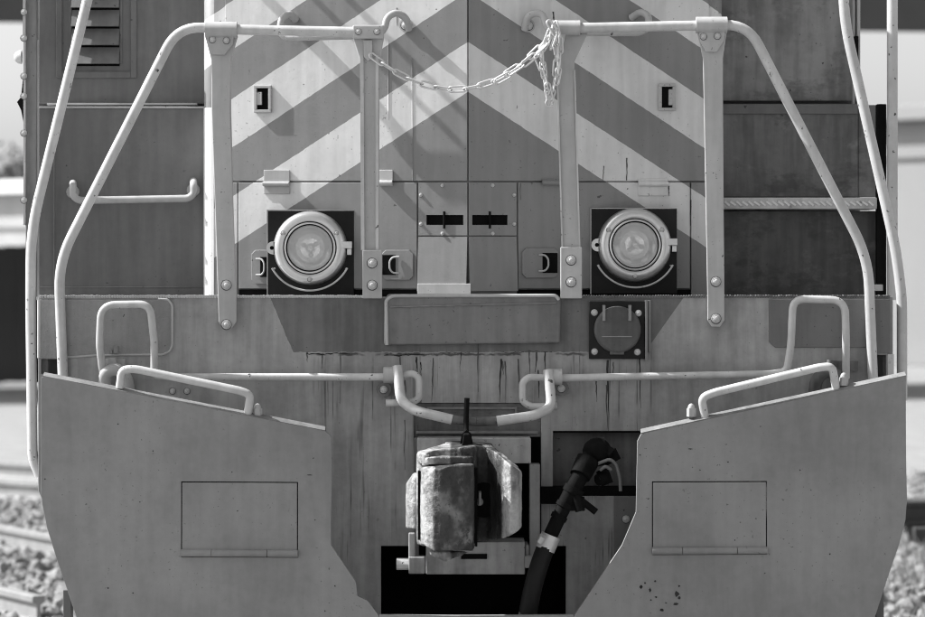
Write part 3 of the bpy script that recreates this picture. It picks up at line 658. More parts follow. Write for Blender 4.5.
b = B(); b.tube([W(552, 378, -.075), W(529, 377, -.075), W(522.5, 382, -.075), W(522.5, 401, -.075), W(530, 406.5, -.075), W(557, 406, -.075)], ROD * .95, .02, 12); b.build('lever_crank', m_rail, lv2)
b = B(); b.cyl(W(550, 377, -.075), W(562, 377, -.075), M(8), 16); b.build('lever_bearing', m_post, lv2, .003)
b = B(); p = W(561, 388, 0); b.cyl((p.x, 0, p.z), (p.x, -.04, p.z), M(7.5), 16); q = W(546, 388, 0); b.box(q.x, p.x, -.03, 0, p.z - M(6), p.z + M(6)); b.build('bearing_bracket', m_grimy, lv2, .003); bolt((p.x, -.0405, p.z), .010, lv2)
# centre bar with its worn dark middle
YB = -.16
b = B(); b.tube([W(452, 419.5, YB), W(475, 421.8, YB), W(497, 421, YB)], M(4.6), .03, 14); lb = b.build('lift_bar', m_grimy, loco, 0, 'dished white lift bar across the coupler, worn dark in its middle')
b = B(); b.tube([W(397.5, 366, -.09), W(400.5, 401, -.12), W(415, 411, YB), W(452, 419.5, YB)], M(5), [0, .045, .05, 0], 14); b.build('bar_arm', m_rail, lb)
b = B(); b.tube([W(497, 421, YB), W(535, 415.5, YB), W(552, 408, -.12), W(548, 370, -.09)], M(5), [0, .05, .045, 0], 14); b.build('bar_arm', m_rail, lb)
b = B(); b.tube([W(467, 398, YB - .02), W(466, 425, YB - .02), W(466.5, 440, YB - .05)], M(2.6), .02, 10); b.prism([(460, 444), (462, 434), (466.5, 430), (471, 434), (473, 444)], YB - .10, YB - .06); b.build('lift_link', m_iron, lb)

# --- jumper receptacle plate
b = B(); b.pbox(589, 301, 645, 359, -.016, .001); mu = b.build('receptacle_plate', m_black, loco, .003, 'black jumper plate with round cover')
p = W(617.5, 329.5, -.016); u = M(1)
b = B(); b.lathe((p.x, -.015, p.z), [(23.5 * u, 0), (23.5 * u, .008), (22.5 * u, .014), (20 * u, .016), (.001, .018)], 44); b.pbox(610, 350, 624, 354.5, -.027, -.0165); mc = b.build('round_cover', m_cover, mu)
for px in (604, 630): b = B(); b.pbox(px - 1.5, 305, px + 1.5, 321, -.042, -.030); b.build('cover_strap', m_sill, mu, .001)
b = B(); b.pbox(602, 336, 632, 337.2, -.0345, -.031); b.build('cover_rib', m_sill, mu, .001)
for px, py in ((594.5, 312.5), (638.5, 313), (594.5, 351.5), (637.5, 352)): bolt(W(px, py, -.0165), .0085, mu)
b = B(); b.pbox(645.2, 300, 647.5, 361, -.03, .001); b.build('plate_edge', m_sill, mu)

# --- coupler pocket
b = B(); b.pbox(413, 403, 541, 437, .010, .045); pk = b.build('pocket_plate', m_grimy, loco, .003, 'grimy plate above the coupler')
b = B(); b.pbox(427, 407, 517, 409, .002, .012); b.pbox(515, 409, 517, 420, .002, .012); b.pbox(416, 431, 538, 433.5, -.01, .012); b.build('weld_line', m_sill, pk)
b = B(); b.pbox(417, 438, 531, 463.5, -.10, .04); b.build('striker', m_dirty, loco, .004, 'pale striker block behind the coupler')
b = B(); b.pbox(414, 437.5, 419, 560, -.03, .05); b.build('pocket_side', m_grimy, loco, .003)
b = B(); b.pbox(529.5, 464, 540, 562, -.03, .05); b.build('pocket_side', m_dirty, loco, .003)
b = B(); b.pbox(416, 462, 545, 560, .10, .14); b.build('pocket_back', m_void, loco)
b = B(); b.pbox(426, 542, 525, 574.5, -.14, .1); b.pbox(525.2, 545, 529, 556, -.10, .1); cp = b.build('carrier_plate', m_dirty, loco, .004, 'pale streaked carrier plate under the coupler')
b = B(); b.pbox(461, 554, 487, 559, -.145, -.139); b.build('carrier_slot', m_void, cp)
b = B(); b.pbox(408.5, 533, 415, 574, -.20, -.16); b.pbox(408.5, 557, 425, 574, -.21, -.15); hb = b.build('release_bracket', m_dirty, loco, .004)
b = B(); b.cyl(W(396.5, 564, -.18), W(409, 564, -.18), M(6), 8); b.build('bolt', m_bolt, hb, .002)
b = B(); b.pbox(525, 556, 532, 568, -.15, -.11); b.build('carrier_key', m_dirty, loco, .003)

# --- coupler: head, guard arm, knuckle, all vertical castings seen end on
YC = -.62; s_ = (D + YC) / F
def cx(px): return (px - CX) * s_
def cz(py): return ZC + (HY - py) * s_
cast_tex = bpy.data.textures.new('cast_skin', 'CLOUDS'); cast_tex.noise_scale = .03; cast_tex.noise_depth = 4
def casting(poly, z0, z1, name, parent, bev, lab=None, warp=None, mat=m_cast, cuts=5, sub=True):
    """poly in plan (px across at the coupler's depth, depth y)"""
    bm = bmesh.new(); vs = [bm.verts.new((cx(px), y, cz(z0))) for px, y in poly]; f = bm.faces.new(vs)
    prev = vs; H = cz(z1) - cz(z0)
    for k in range(1, cuts + 1):
        nv = [bm.verts.new((v.co.x, v.co.y, cz(z0) + H * k / cuts)) for v in vs]
        n = len(vs)
        for i in range(n): bm.faces.new((prev[i], prev[(i + 1) % n], nv[(i + 1) % n], nv[i]))
        prev = nv
    bm.faces.new(prev[::-1])
    bmesh.ops.recalc_face_normals(bm, faces=bm.faces[:])
    if warp:
        for v in bm.verts: v.co = Vector(warp(v.co.x, v.co.y, v.co.z, (v.co.z - cz(z0)) / H))
    me = bpy.data.meshes.new(name); bm.to_mesh(me); bm.free(); me.materials.append(mat)
    o = link(name, me, parent, 0, lab)
    r = o.modifiers.new('remesh', 'REMESH'); r.mode = 'VOXEL'; r.voxel_size = .0042; r.use_smooth_shade = True
    dm = o.modifiers.new('cast_skin', 'DISPLACE'); dm.texture = cast_tex; dm.strength = .004 if name == 'knuckle' else .006; dm.mid_level = .5; dm.texture_coords = 'LOCAL'
    sm = o.modifiers.new('smooth', 'SMOOTH'); sm.factor = .5; sm.iterations = 2 if name == 'knuckle' else max(4, int(bev * 900))
    return o
def head_warp(x, y, z, t):
    p = x / s_ + CX
    topf = 7 * max(0, 1 - ((p - 466) / 44) ** 2) - 17 * max(0, (p - 488) / 34) ** 1.5      # crown of the casting, sloping to the guard arm
    botf = -20 * max(0, (p - 482) / 40) ** 1.3
    z += (topf * t - botf * (1 - t) + (0 if t > .3 else 0)) * s_
    return (x, y, z)
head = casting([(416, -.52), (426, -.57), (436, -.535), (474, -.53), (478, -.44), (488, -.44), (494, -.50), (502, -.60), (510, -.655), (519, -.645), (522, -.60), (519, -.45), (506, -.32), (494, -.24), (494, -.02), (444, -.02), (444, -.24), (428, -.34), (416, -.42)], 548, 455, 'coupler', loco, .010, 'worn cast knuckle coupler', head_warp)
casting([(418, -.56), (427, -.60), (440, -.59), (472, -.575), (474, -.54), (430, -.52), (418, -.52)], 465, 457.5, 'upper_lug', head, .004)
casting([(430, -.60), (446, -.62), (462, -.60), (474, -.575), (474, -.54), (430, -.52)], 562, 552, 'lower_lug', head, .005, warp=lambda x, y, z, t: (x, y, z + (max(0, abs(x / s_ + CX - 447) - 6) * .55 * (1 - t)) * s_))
def kn_warp(x, y, z, t):
    p = x / s_ + CX
    if t > .95: z += (4 if p > 453 else 0) * s_
    if t < .05: z += (2 + 3 * math.sin(p * .3)) * s_
    bul = max(0.0, math.sin(t * math.pi)) ** .6
    x0 = cx(449); return (x0 + (x - x0) * (.98 + .02 * bul), y - .005 * bul + (.010 if p < 430 and (t < .1 or t > .9) else 0), z)
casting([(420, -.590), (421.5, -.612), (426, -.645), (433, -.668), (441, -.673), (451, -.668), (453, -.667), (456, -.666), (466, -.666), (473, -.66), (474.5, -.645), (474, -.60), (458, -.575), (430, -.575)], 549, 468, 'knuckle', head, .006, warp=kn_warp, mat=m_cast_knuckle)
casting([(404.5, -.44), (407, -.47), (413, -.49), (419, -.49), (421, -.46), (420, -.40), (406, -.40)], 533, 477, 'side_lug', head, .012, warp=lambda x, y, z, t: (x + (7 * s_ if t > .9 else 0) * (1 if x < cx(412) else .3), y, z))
b = B(); b.lathe((cx(484), -.455, cz(504)), [(.058, 0), (.056, .012), (.001, .012)], 24); b.build('throat_shade', m_void, head)  # black disc paints the shade deep in the throat
b = B(); b.cyl((cx(480), -.50, cz(505)), (cx(480), -.445, cz(505)), .012, 10); b.box(cx(478.6), cx(481.5), -.56, -.44, cz(507), cz(494)); b.build('throat_pin', m_dirty, head, .003)
b = B(); b.prism([(450, 456), (457, 447), (462, 445.5), (463.5, 434), (469.5, 434), (471, 445.5), (476, 447), (485, 456)], -.40, -.34); b.build('lock_lifter', m_iron, head, .004)
b = B(); b.cyl((cx(425.5), -.575, cz(466)), (cx(425.5), -.575, cz(456)), .012, 12); b.build('pivot_pin', m_dirty, head, .002)

b = B(); b.box(cx(417.6), cx(419.6), -.585, -.53, cz(541), cz(472)); b.build('knuckle_gap_shade', m_void, head)  # black bars paint the dark between knuckle and head
b = B(); b.box(cx(474.6), cx(477.5), -.57, -.50, cz(548), cz(470)); b.build('knuckle_gap_shade', m_void, head)
# --- recessed panel at right and brake hose
b = B(); b.pbox(545, 424, 702, 500, .07, .09); rp = b.build('recess_panel', m_grimy, loco, 0, 'recessed panel behind the brake hose')
b = B(); b.pbox(553, 430, 700, 433, .002, .07); b.pbox(540, 487, 640, 498, .004, .07); b.build('recess_edge', m_void, rp)
b = B(); b.pbox(541, 487, 575, 504, -.03, .01); b.build('recess_lip', m_iron, rp, .003)
b = B(); b.pbox(614, 496, 640, 560, -.006, .001); rb_ = b.build('corner_plate', m_cab, end, .002); bolt(W(626, 519, -.0065), .010, end)
YH = -.22
hb = B(); hb.tube([W(598, 452, .07), W(600, 453, -.10), W(590, 456, -.17), W(579, 478, YH), W(566, 503, YH)], .029, [0, .06, .06, .05, 0], 18); hs = hb.build('angle_cock', m_iron, loco, 0, 'black angle cock of the brake pipe')
b = B(); b.dome(W(597, 452, -.15), .05, Vector((.3, -.6, .5)).normalized(), .05, 16, 5); b.dome(W(597, 452, -.15), .05, Vector((-.3, .6, -.5)).normalized(), .05, 16, 5); b.cyl(W(606, 447, -.15), W(596, 449, -.15), .034, 18); b.cyl(W(612, 455, -.17), W(604, 450, -.16), .024, 6); b.cyl(W(588, 460, -.19), W(580, 476, YH), .040, 18, .036); b.cyl(W(608, 452, -.12), W(613, 462, -.12), .03, 14); b.cyl(W(602, 470, -.15), W(607, 484, -.15), .022, 12); b.cyl(W(605, 478, -.17), W(598, 480, -.19), .02, 12); b.build('cock_body', m_iron, hs, .004)
b = B(); b.tube([W(597, 464, -.2), W(610, 459, -.2), W(616, 464, -.2), W(620, 478, -.2), W(620.5, 491, -.2)], .006, .03, 8); b.tube([W(600, 470, -.21), W(606, 466, -.215), W(611, 470, -.21)], .006, .01, 8); b.build('cock_handle', m_cab, hs)
b = B(); b.cyl(W(582, 501, YH), W(596, 512, YH), .012, 8); b.cyl(W(576, 495, YH - .02), W(580, 511, YH - .02), .016, 8); b.pbox(569, 498, 585, 511, YH - .02, YH + .05); b.build('hose_nipple_bolt', m_iron, hs, .002)
h2 = B(); h2.tube([W(572, 491, YH), W(561, 513, YH - .005), W(547, 543, YH - .01)], .0245, .05, 18); h2.build('hose_nipple', m_iron, hs)
h2 = B(); h2.cyl(W(577.5, 495, YH), W(570, 492, YH), .03, 14); h2.cyl(W(575, 487, YH), W(572, 493, YH), .036, 18); h2.cyl(W(560, 515, YH - .004), W(558, 519, YH - .004), .0285, 18); h2.cyl(W(566, 503, YH - .004), W(564, 507, YH - .004), .031, 18); h2.build('collar', m_iron, hs, .002)
h3 = B(); h3.tube([W(550, 537, YH - .01), W(540, 562, YH - .02), W(532, 590, YH - .03), W(525, 630, YH - .03), W(528, 680, YH - .03)], .0315, .12, 20); hz = h3.build('brake_hose', m_rubber, loco, 0, 'black rubber brake hose hanging in front')
h3 = B(); h3.tube([W(551, 535, YH - .01), W(545, 549.5, YH - .012)], .034, .02, 20); h3.cyl(W(540, 542, YH - .04), W(543, 536, YH - .05), .012, 10); h3.build('hose_clamp', m_galv, hz, .002)

# --- snow plow
def pd(x, z):
    y = -.37 + .055 * abs(x)
    if z > .85: y -= .035 * ((z - .85) / .42) ** 2
    else: y -= .05 * ((.85 - z) / .7) ** 2
    y += .005 * math.sin(3.1 * x + 1) * math.sin(4.3 * z) + .003 * math.sin(9 * x + 2) * math.cos(7 * z)      # knocks and bows in the plate
    return y
def PW(px, py):
    y = -.34
    for _ in range(4): p = W(px, py, y); y = pd(p.x, p.z)
    return W(px, py, y)
def pxz(px, py): p = PW(px, py); return (p.x, p.z)
def plow(out, hole, lab, flab):
    a, b_ = PW(hole[0], hole[3]), PW(hole[2], hole[1]); h = (a.x, b_.x, a.z, b_.z)
    me = cut_sheet([pxz(*p) for p in out], [h], .06, pd, .016)
    me.materials.append(m_plow); pl = link('plow_blade', me, loco, .0012, lab)
    for p in me.polygons: p.use_smooth = True
    me.set_sharp_from_angle(angle=R(35))
    g_ = .0034
    me = cut_sheet([(h[0] + g_, h[2] + g_), (h[1] - g_, h[2] + g_), (h[1] - g_, h[3] - g_), (h[0] + g_, h[3] - g_)], [], .09, pd, .012)
    me.materials.append(m_plow); fl = link('access_flap', me, pl, .0012, flab)
    z = h[2] + M(4); L = h[1] - h[0]
    for t0, t1 in ((0, .26), (.265, .735), (.74, 1)):
        x0, x1 = h[0] + L * t0, h[0] + L * t1
        b = B(); b.cyl((x0, pd(x0, z) - .002, z), (x1, pd(x1, z) - .002, z), .0125, 12); b.build('hinge_knuckle', m_plow, pl, .001)
    # dark backing behind the flap
    b = B(); b.box(h[0] - .02, h[1] + .02, pd(0, .7) + .085, pd(0, .7) + .09, h[2] - .02, h[3] + .02); b.build('flap_backing', m_void, pl)
    return pl
pL = plow([(44, 376), (325, 431), (331, 436), (332, 470), (331, 520), (331, 545), (356, 582), (357.5, 596), (368, 601), (379, 616), (379, 740), (100, 740), (78, 622), (68, 592), (57, 560), (47, 528), (42, 503), (41, 490), (41, 378)],
     (181, 482, 298, 557), 'left plow blade with hinged access flap', None)
pR = plow([(906, 376), (907, 500), (905.5, 520), (899, 545), (889, 574), (874, 620), (850, 740), (574, 740), (574, 616), (622, 545), (636, 512), (637.5, 441), (641, 434)],
     (652, 481, 767, 555), 'right plow blade with hinged access flap', None)
me = cut_sheet([pxz(379.3, 614.5), pxz(573.7, 614.5), pxz(573.7, 740), pxz(379.3, 740)], [], .09, pd, .016); me.materials.append(m_plow); link('plow_centre', me, loco, .003)
def chip(px, py, w, h):
    n = 9; vs = []
    for i in range(n):
        a = 2 * math.pi * i / n; k = random.uniform(.55, 1.1); q = PW(px + w * k * math.cos(a), py + h * k * math.sin(a)); vs.append(q + Vector((0, -.0012, 0)))
    b = B(); b.loft(vs, [v + Vector((0, .002, 0)) for v in vs]); b.build('paint_chip', m_stain, pR if px > 462 else pL)
for a in ((641, 587, 1.8, 2.2), (645, 583, 1.0, 1), (650, 590, 1.4, 2.4), (655, 581, 1.2, 1.2), (656, 597, 1.5, 1.1), (651, 600, 1.2, .9), (666, 603, 1.0, .8), (662, 610, 2.6, 1.5), (679, 586, 1.3, 1.3), (677, 594, 2.4, 3.6), (676, 604, 3.6, 1.2), (679, 598, 1.8, 2),
          (640, 455, .9, .7), (690, 449, 3.0, .5), (728, 462, .9, .6), (800, 470, .8, .8), (811, 490, .7, .7), (830, 554, 1, 1), (700, 470, .7, .7), (735, 540, .6, .8), (596, 594, .8, .8), (765, 573, .7, .7),
          (118, 424, .9, .7), (153, 451, .8, .9), (45, 479, .8, .8), (140, 502, .7, .7), (108, 588, 1, 1), (133, 593, .8, .8), (232, 472, .7, .6), (335, 586, .9, .9), (315, 520, .7, .7), (310, 475, 3, .5), (325, 611, .8, .8)): chip(*a)
# rolled top edges of the blades
for pts, mt in (([(43, 376), (180, 402), (325, 430.5)], m_post), ([(906, 375.5), (780, 403), (641, 433)], m_post)):
    b = B(); n = 24; f1 = []; f2 = []
    for i in range(n + 1):
        px = pts[0][0] + (pts[-1][0] - pts[0][0]) * i / n; py = pts[0][1] + (pts[-1][1] - pts[0][1]) * i / n
        q = PW(px, py); f1.append(q)
    vs = []; fs = []
    for q in f1: vs += [q + Vector((0, -.0012, .001)), q + Vector((0, .03, .012)), q + Vector((0, .03, .004)), q + Vector((0, .002, -.004))]
    for i in range(n):
        for k in range(4): fs.append((i * 4 + k, i * 4 + (k + 1) % 4, i * 4 + 4 + (k + 1) % 4, i * 4 + 4 + k))
    fs += [(0, 1, 2, 3), (n * 4, n * 4 + 3, n * 4 + 2, n * 4 + 1)]
    b.add(vs, fs); b.build('top_lip', m_sill, pL if mt is m_post and pts[0][0] < 100 else pR, 0)
# braces from plow to frame and the lower side steps
for sx in (-.98, .98): b = B(); b.box(sx - .02, sx + .02, pd(1, .8) + .03, .0, .5, 1.05); b.build('plow_brace', m_cab, loco)
b = B(); b.pbox(63, 590, 71, 720, .0, .06); b.build('step_hanger', m_cab, loco, .002)
b = B(); b.pbox(876, 585, 884, 720, .0, .06); b.build('step_hanger', m_cab, loco, .002)
# handles along the plow top
def handle(pts, studs, pl, lab):
    b = B(); b.tube([PW(px, py) + Vector((0, dy, 0)) for px, py, dy in pts], M(4.0), [0] + [.035] * (len(pts) - 2) + [0], 14); o = b.build('plow_handle', m_rail, loco, 0, lab)
    for px, py in studs:
        q = PW(px, py) + Vector((0, .03, 0)); b = B(); b.cyl(q + Vector((0, 0, -.02)), q + Vector((0, 0, .008)), .016, 6, smooth=False); b.dome(q + Vector((0, 0, .008)), .012, Vector((0, 0, 1)), .016); b.build('stud', m_post, o, .001)
handle([(119, 388, .02), (121, 370, .02), (134, 369, .02), (240, 391, .02), (250, 395, .02), (247, 416, .02)], [(257, 411)], pL, 'left bent handle along the plow top')
handle([(706, 420, .02), (702, 398, .02), (714, 393, .02), (820, 367.5, .02), (833, 366.5, .02), (837, 390, .02)], [(692, 411), (845, 380)], pR, 'right bent handle along the plow top')
# angle fittings behind the plow corners
def elbow(px, py, s, mt):
    b = B(); b.tube([W(px, py + 20, -.02), W(px, py, -.06), W(px + 12 * s, py - 4, -.06), W(px + 22 * s, py + 6, -.04), W(px + 24 * s, py + 26, -.02)], .022, .04, 12); b.cyl(W(px + 6 * s, py - 14, -.03), W(px + 8 * s, py + 4, -.03), .018, 10); b.pbox(px - 1, py - 13, px + 20, py - 3, -.01, .01)
    b.build('pipe_elbow', mt, loco, 0)
elbow(105, 372, 1, m_post); elbow(838, 374, -1, m_grimy)
for px, py in ((172.5, 391), (187, 391)): bolt(W(px, py, -.001), .008, end)
# dark end blocks of the corner holes
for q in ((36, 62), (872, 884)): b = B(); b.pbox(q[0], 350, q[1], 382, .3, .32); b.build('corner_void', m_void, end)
b = B(); b.pbox(887.5, 354, 894, 378, -.004, .02); b.build('corner_cap', m_rail, end, .002)

# ================================================================ SAFETY CHAIN
chain = empty('safety_chain', W(463, 88, -.06), 'galvanised safety chain sagging between the two inner rail posts', 'chain')
def link_mesh():
    b = B(); L, w_, r = .0305, .0098, .0033; pts = []
    for i in range(10): t = math.pi * i / 9 - math.pi / 2; pts.append(Vector((L - w_ + w_ * math.cos(t), w_ * math.sin(t), 0)))
    for i in range(10): t = math.pi * i / 9 + math.pi / 2; pts.append(Vector((-L + w_ + w_ * math.cos(t), w_ * math.sin(t), 0)))
    b.tube(pts, r, .001, 8, closed=True)
    me = bpy.data.meshes.new('chain_link'); me.from_pydata(b.v, [], b.f)
    for p in me.polygons: p.use_smooth = True
    me.materials.append(m_galv); return me
lk = link_mesh()
def run_chain(pts, pitch=.0515, phase=0):
    # resample a polyline by arc length
    P = [Vector(p) for p in pts]; seg = [(P[i + 1] - P[i]).length for i in range(len(P) - 1)]; T = sum(seg); n = max(1, round(T / pitch))
    def at(d):
        for i, l in enumerate(seg):
            if d <= l or i == len(seg) - 1: return P[i].lerp(P[i + 1], min(1, d / l))
            d -= l
    for i in range(n):
        a, b_ = at(T * i / n), at(T * (i + 1) / n); d = (b_ - a).normalized(); mid = (a + b_) / 2
        q = d.to_track_quat('X', 'Y'); roll = (R(72) if (i + phase) % 2 else R(-18)) + random.uniform(-.25, .25)
        o = bpy.data.objects.new('chain_link', lk); C.objects.link(o); o.parent = chain
        o.matrix_local = Matrix.Translation(mid - chain.location) @ q.to_matrix().to_4x4() @ Matrix.Rotation(roll, 4, 'X')
ca = [(371, 55), (380, 62), (402, 76), (425, 85), (450, 89.5), (470, 88.5), (490, 83), (512, 71), (535, 53), (549, 36)]
run_chain([W(px, py, -.055 - .02 * math.sin((px - 371) / 178 * math.pi)) for px, py in ca])
run_chain([W(px, py, -.075) for px, py in ((553, 25), (549, 40), (542, 48), (543, 70), (547, 90), (551, 104))], phase=1)
run_chain([W(px, py, -.08) for px, py in ((557, 30), (557, 52), (556, 72), (553, 90), (548, 105))])
run_chain([W(px, py, -.09) for px, py in ((549, 22), (556, 34), (551, 48))])
run_chain([W(px, py, -.085) for px, py in ((551, 30), (546, 44), (536, 58), (541, 66), (547, 84), (550, 99))])
run_chain([W(px, py, -.07) for px, py in ((556, 22), (560, 40), (560, 62), (556, 84))], phase=1)
run_chain([W(px, py, -.095) for px, py in ((547, 44), (530, 60), (512, 73), (496, 82))], phase=1)

# ================================================================ GROUND THINGS
def rail_profile(p, q):
    """flat-bottomed rail from p to q, head at z=0"""
    p, q = Vector(p), Vector(q); d = (q - p).normalized(); n = Vector((d.y, -d.x, 0))
    pr = [(-.07, -.155), (.07, -.155), (.07, -.14), (.012, -.12), (.012, -.045), (.036, -.032), (.036, -.004), (.028, 0), (-.028, 0), (-.036, -.004), (-.036, -.032), (-.012, -.045), (-.012, -.12), (-.07, -.14)]
    b = B(); b.loft([p + n * a + Vector((0, 0, h)) for a, h in pr], [q + n * a + Vector((0, 0, h)) for a, h in pr]); return b
def track(name_label, origin, ang, t0, t1, group='railway tracks'):
    """ang: degrees from straight ahead, turning left going away"""
    o = empty('railway_track', (origin[0], origin[1], -.16), name_label, 'track', group)
    d = Vector((-math.sin(R(ang)), math.cos(R(ang)), 0)); n = Vector((d.y, -d.x, 0)); c = Vector((origin[0], origin[1], 0))
    for s in (-1, 1):
        r_ = rail_profile(c + n * (s * .7525) + d * t0[0 if s < 0 else 1], c + n * (s * .7525) + d * t1).build('rail', m_steel, o); r_.matrix_parent_inverse = o.matrix_world.inverted() if False else Matrix.Translation(-Vector(o.location))
    k = max(t0) + .3; me = None
    while k < t1 - .2:
        if me is None:
            b = B(); b.box(-1.3, 1.3, -.12, .12, -.10, .012); me = bpy.data.meshes.new('sleeper'); me.from_pydata(b.v, [], b.f); me.materials.append(m_tie)
        s = bpy.data.objects.new('sleeper', me); C.objects.link(s); s.parent = o
        s.location = d * k; s.rotation_euler = (0, 0, R(ang)); k += .62
    return o
track('straight track running under the locomotive', (0, 0), 0, (-9, -9), 30)
track('track curving in from the left, nearest to the plow corner', (-3.35, 7.9 + .35), 32, (-3.4, -5.2), 40)
track('far track at left crossing beyond the nearest one', (-4.05, 14.7), 50, (-2.6, -4.2), 40)
# ballast: stones too many to count
def stones(name, areas, lab, mat, r0, r1):
    b = B(); ico = bmesh.new(); bmesh.ops.create_icosphere(ico, subdivisions=1, radius=1); iv = [v.co.copy() for v in ico.verts]; fi = [[v.index for v in f.verts] for f in ico.faces]; ico.free()
    for (x0, x1, y0, y1, n) in areas:
        for i in range(n):
            x, y = random.uniform(x0, x1), random.uniform(y0, y1); r = random.uniform(r0, r1); q = Quaternion((random.gauss(0, 1), random.gauss(0, 1), random.gauss(0, 1), random.gauss(0, 1))).normalized(); sc = Vector((1, random.uniform(.6, 1), random.uniform(.5, .8)))
            vs = [q @ Vector((v.x * sc.x * r, v.y * sc.y * r, v.z * sc.z * r)) * random.uniform(.8, 1.15) + Vector((x, y, -.155 + r * .25)) for v in iv]
            b.add(vs, fi)
    o = b.build(name, mat, None, 0, lab, kind='stuff'); o['category'] = 'stones'; return o
stones('ballast', [(-4.6, -1.2, 3.0, 13, 5200), (1.2, 4.2, 3.0, 16, 4200), (-1.2, 1.2, -2, 3, 900)], 'pale crushed ballast stones around the tracks', m_stone, .028, .07)
# dry grass on the right
b = B()
for i in range(2600):
    x, y = random.gauss(3.0, .5), random.uniform(4.2, 9.5); h = random.uniform(.04, .16); a = random.uniform(0, 6.28); lx, ly = math.cos(a) * h * .6, math.sin(a) * h * .6; w_ = .006
    b.add([(x - w_, y, -.15), (x + w_, y, -.15), (x + lx, y + ly, -.15 + h)], [(0, 1, 2)])
o = b.build('dry_grass', m_straw, None, 0, 'short dry grass growing through gravel at right', kind='stuff'); o['category'] = 'grass'
# pile of old sleepers and a rail at right
zz = -.16
def sleeper(x, y, z, rz, lab, L=2.6):
    b = B(); b.box(-L / 2, L / 2, -.115, .115, 0, .16); o = b.build('timber_sleeper', m_tie, None, .008); o.location = (x, y, z); o.rotation_euler = (0, 0, R(rz)); tag(o, lab, 'sleeper', 'old sleepers stacked at the right edge')
sleeper(4.25, 9.2, zz, 4, 'dark old timber sleeper lying nearest on the gravel at the right edge')
sleeper(4.3, 9.75, zz, -3, 'dark old timber sleeper lying behind the nearest at the right edge')
sleeper(4.2, 9.5, zz + .165, 8, 'dark old timber sleeper resting on top of two others at the right edge')
b = rail_profile((2.6, 9.05, .16), (7.2, 10.4, .20)); ro = b.build('loose_rail', m_rust); tag(ro, 'loose steel rail leaning across the dark sleeper pile', 'rail')

# ================================================================ BACKGROUND
def canopy():
    o = empty('platform_canopy', (0, 33, -.16), 'dark steel canopy roof high behind the locomotive', 'canopy'); inv = Matrix.Translation(-Vector(o.location))
    def part(b, n, m): p = b.build(n, m, o, 0); p.matrix_parent_inverse = inv; return p
    b = B(); rz = Matrix.Translation((0, 33, 0)) @ Matrix.Rotation(R(7), 4, 'Z')
    b.box(-16, 16, 0, .15, 5.34, 6.5, rz); part(b, 'fascia', m_roof)
    b = B(); b.box(-16, 16, .16, 6, 5.9, 6.1, rz); part(b, 'roof_deck', m_roof)
    for x in (-14, -9, 9, 14):
        b = B(); b.box(x - .12, x + .12, 3, 3.24, -.16, 5.89, rz); part(b, 'column', m_roof)
canopy()
def building(name, lab, loc, rz, w_, d_, h, mat, wins, roofm):
    o = empty(name, (loc[0], loc[1], -.16), lab, 'building'); o.rotation_euler = (0, 0, R(rz))
    b = B(); b.box(-w_ / 2, w_ / 2, 0, d_, 0, h); b.build('wall', mat, o, .02)
    b = B(); b.box(-w_ / 2 - .3, w_ / 2 + .3, -.3, d_ + .3, h + .002, h + .3); b.build('roof', roofm, o, .02)
    b = B(); b.box(-w_ / 2 - .05, w_ / 2 + .05, -.06, -.002, h - .75, h - .5); b.build('cornice', mat, o, .01)
    for x, z, ww, hh in wins:
        b = B(); b.box(x - ww / 2, x + ww / 2, -.03, -.004, z, z + hh); f = b.build('window', m_white, o, .01)
        b = B(); b.box(x - ww / 2 + .08, x + ww / 2 - .08, -.036, -.0305, z + .08, z + hh - .08); b.build('pane', m_winglass, f)
building('warehouse', 'long pale concrete warehouse at right behind the locomotive', (13.5, 44, 0), -42, 16, 8, 4.9, m_pale, [(-6.6 + 3.3 * i, 3.0, 1.2, .7) for i in range(2, 5)], m_pale)
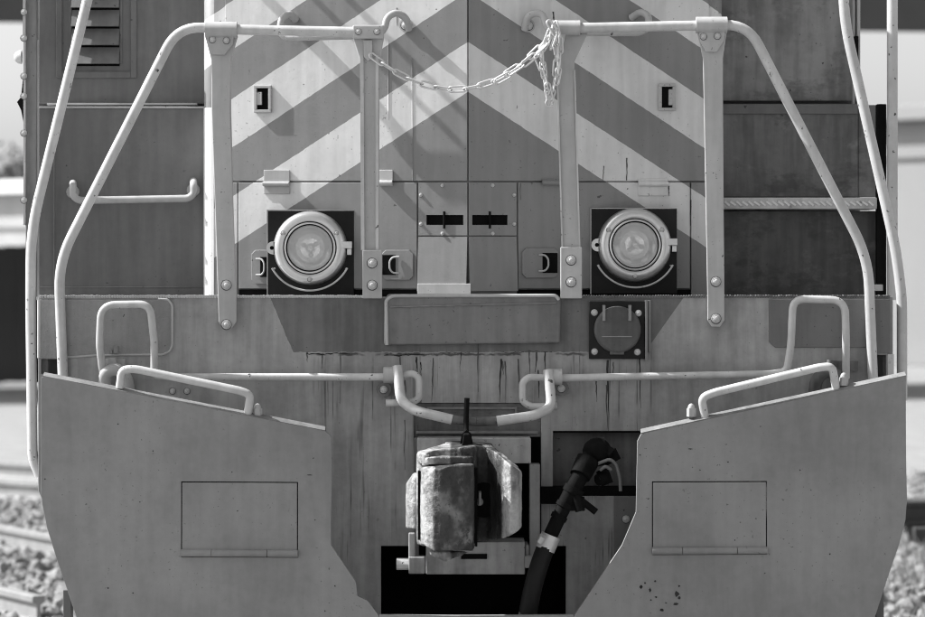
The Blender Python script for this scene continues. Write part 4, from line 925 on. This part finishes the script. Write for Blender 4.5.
building('white_building', 'low white building at far left beyond the dark hedge', (-15, 58, 0), -38, 18, 9, 3.6, m_offwhite, [(4 - 3 * i, 1.4, 1.4, 1.2) for i in range(3)], m_white)
# hedge at left
def foliage(b, n, fn, s):
    for i in range(n):
        p = fn(); q = Quaternion((random.gauss(0, 1), random.gauss(0, 1), random.gauss(0, 1), random.gauss(0, 1))).normalized()
        b.add([p + q @ Vector(v) * s * random.uniform(.7, 1.3) for v in ((-1, 0, 0), (0, -.5, .1), (1, 0, 0), (0, .5, .1))], [(0, 1, 2, 3)])
fe = empty('board_fence', (-9, 38, -.16), 'tall dark board fence at left behind the tracks', 'fence')
b = B(); b.box(-.0745, .0745, -.012, .012, .05, 2.30); bme = bpy.data.meshes.new('board'); bme.from_pydata(b.v, [], b.f); bme.materials.append(m_fence)
for i in range(72):
    o = bpy.data.objects.new('board', bme); C.objects.link(o); o.parent = fe; o.location = (-5.4 + .15 * i, random.uniform(-.006, .006), random.uniform(-.02, .02))
for zz in (.5, 1.9): b = B(); b.box(-5.5, 5.4, .02, .08, zz, zz + .1); b.build('fence_rail', m_fence, fe)
for i in range(6): b = B(); b.box(-5.4 + 2.1 * i, -5.28 + 2.1 * i, .085, .20, 0, 2.25); b.build('post', m_fence, fe)
def tree(x, y, h, r, lab):
    o = empty('broadleaf_tree', (x, y, -.16), lab, 'tree', 'trees far behind the yard')
    b = B(); b.cyl((0, 0, 0), (.1, 0, h * .55), .22, 10, .12)
    for i in range(6): a = i * 1.05; b.cyl((.1, 0, h * (.4 + .03 * i)), (math.cos(a) * r * .6, math.sin(a) * r * .6, h * (.62 + .04 * i)), .08, 8, .03)
    b.build('trunk', m_bark, o)
    cl_ = [Vector((random.gauss(0, r * .42), random.gauss(0, r * .42), h * .68 + random.gauss(0, h * .12))) for _ in range(26)]
    b = B(); foliage(b, 7000, lambda: random.choice(cl_) + Vector((random.gauss(0, .5), random.gauss(0, .5), random.gauss(0, .4))), .14); b.build('crown', m_leaf, o)
tree(-13.5, 78, 5.4, 2.2, 'small round tree far left above the white building')
tree(-19.5, 80, 6.0, 2.5, 'taller tree farther left beyond the white building')
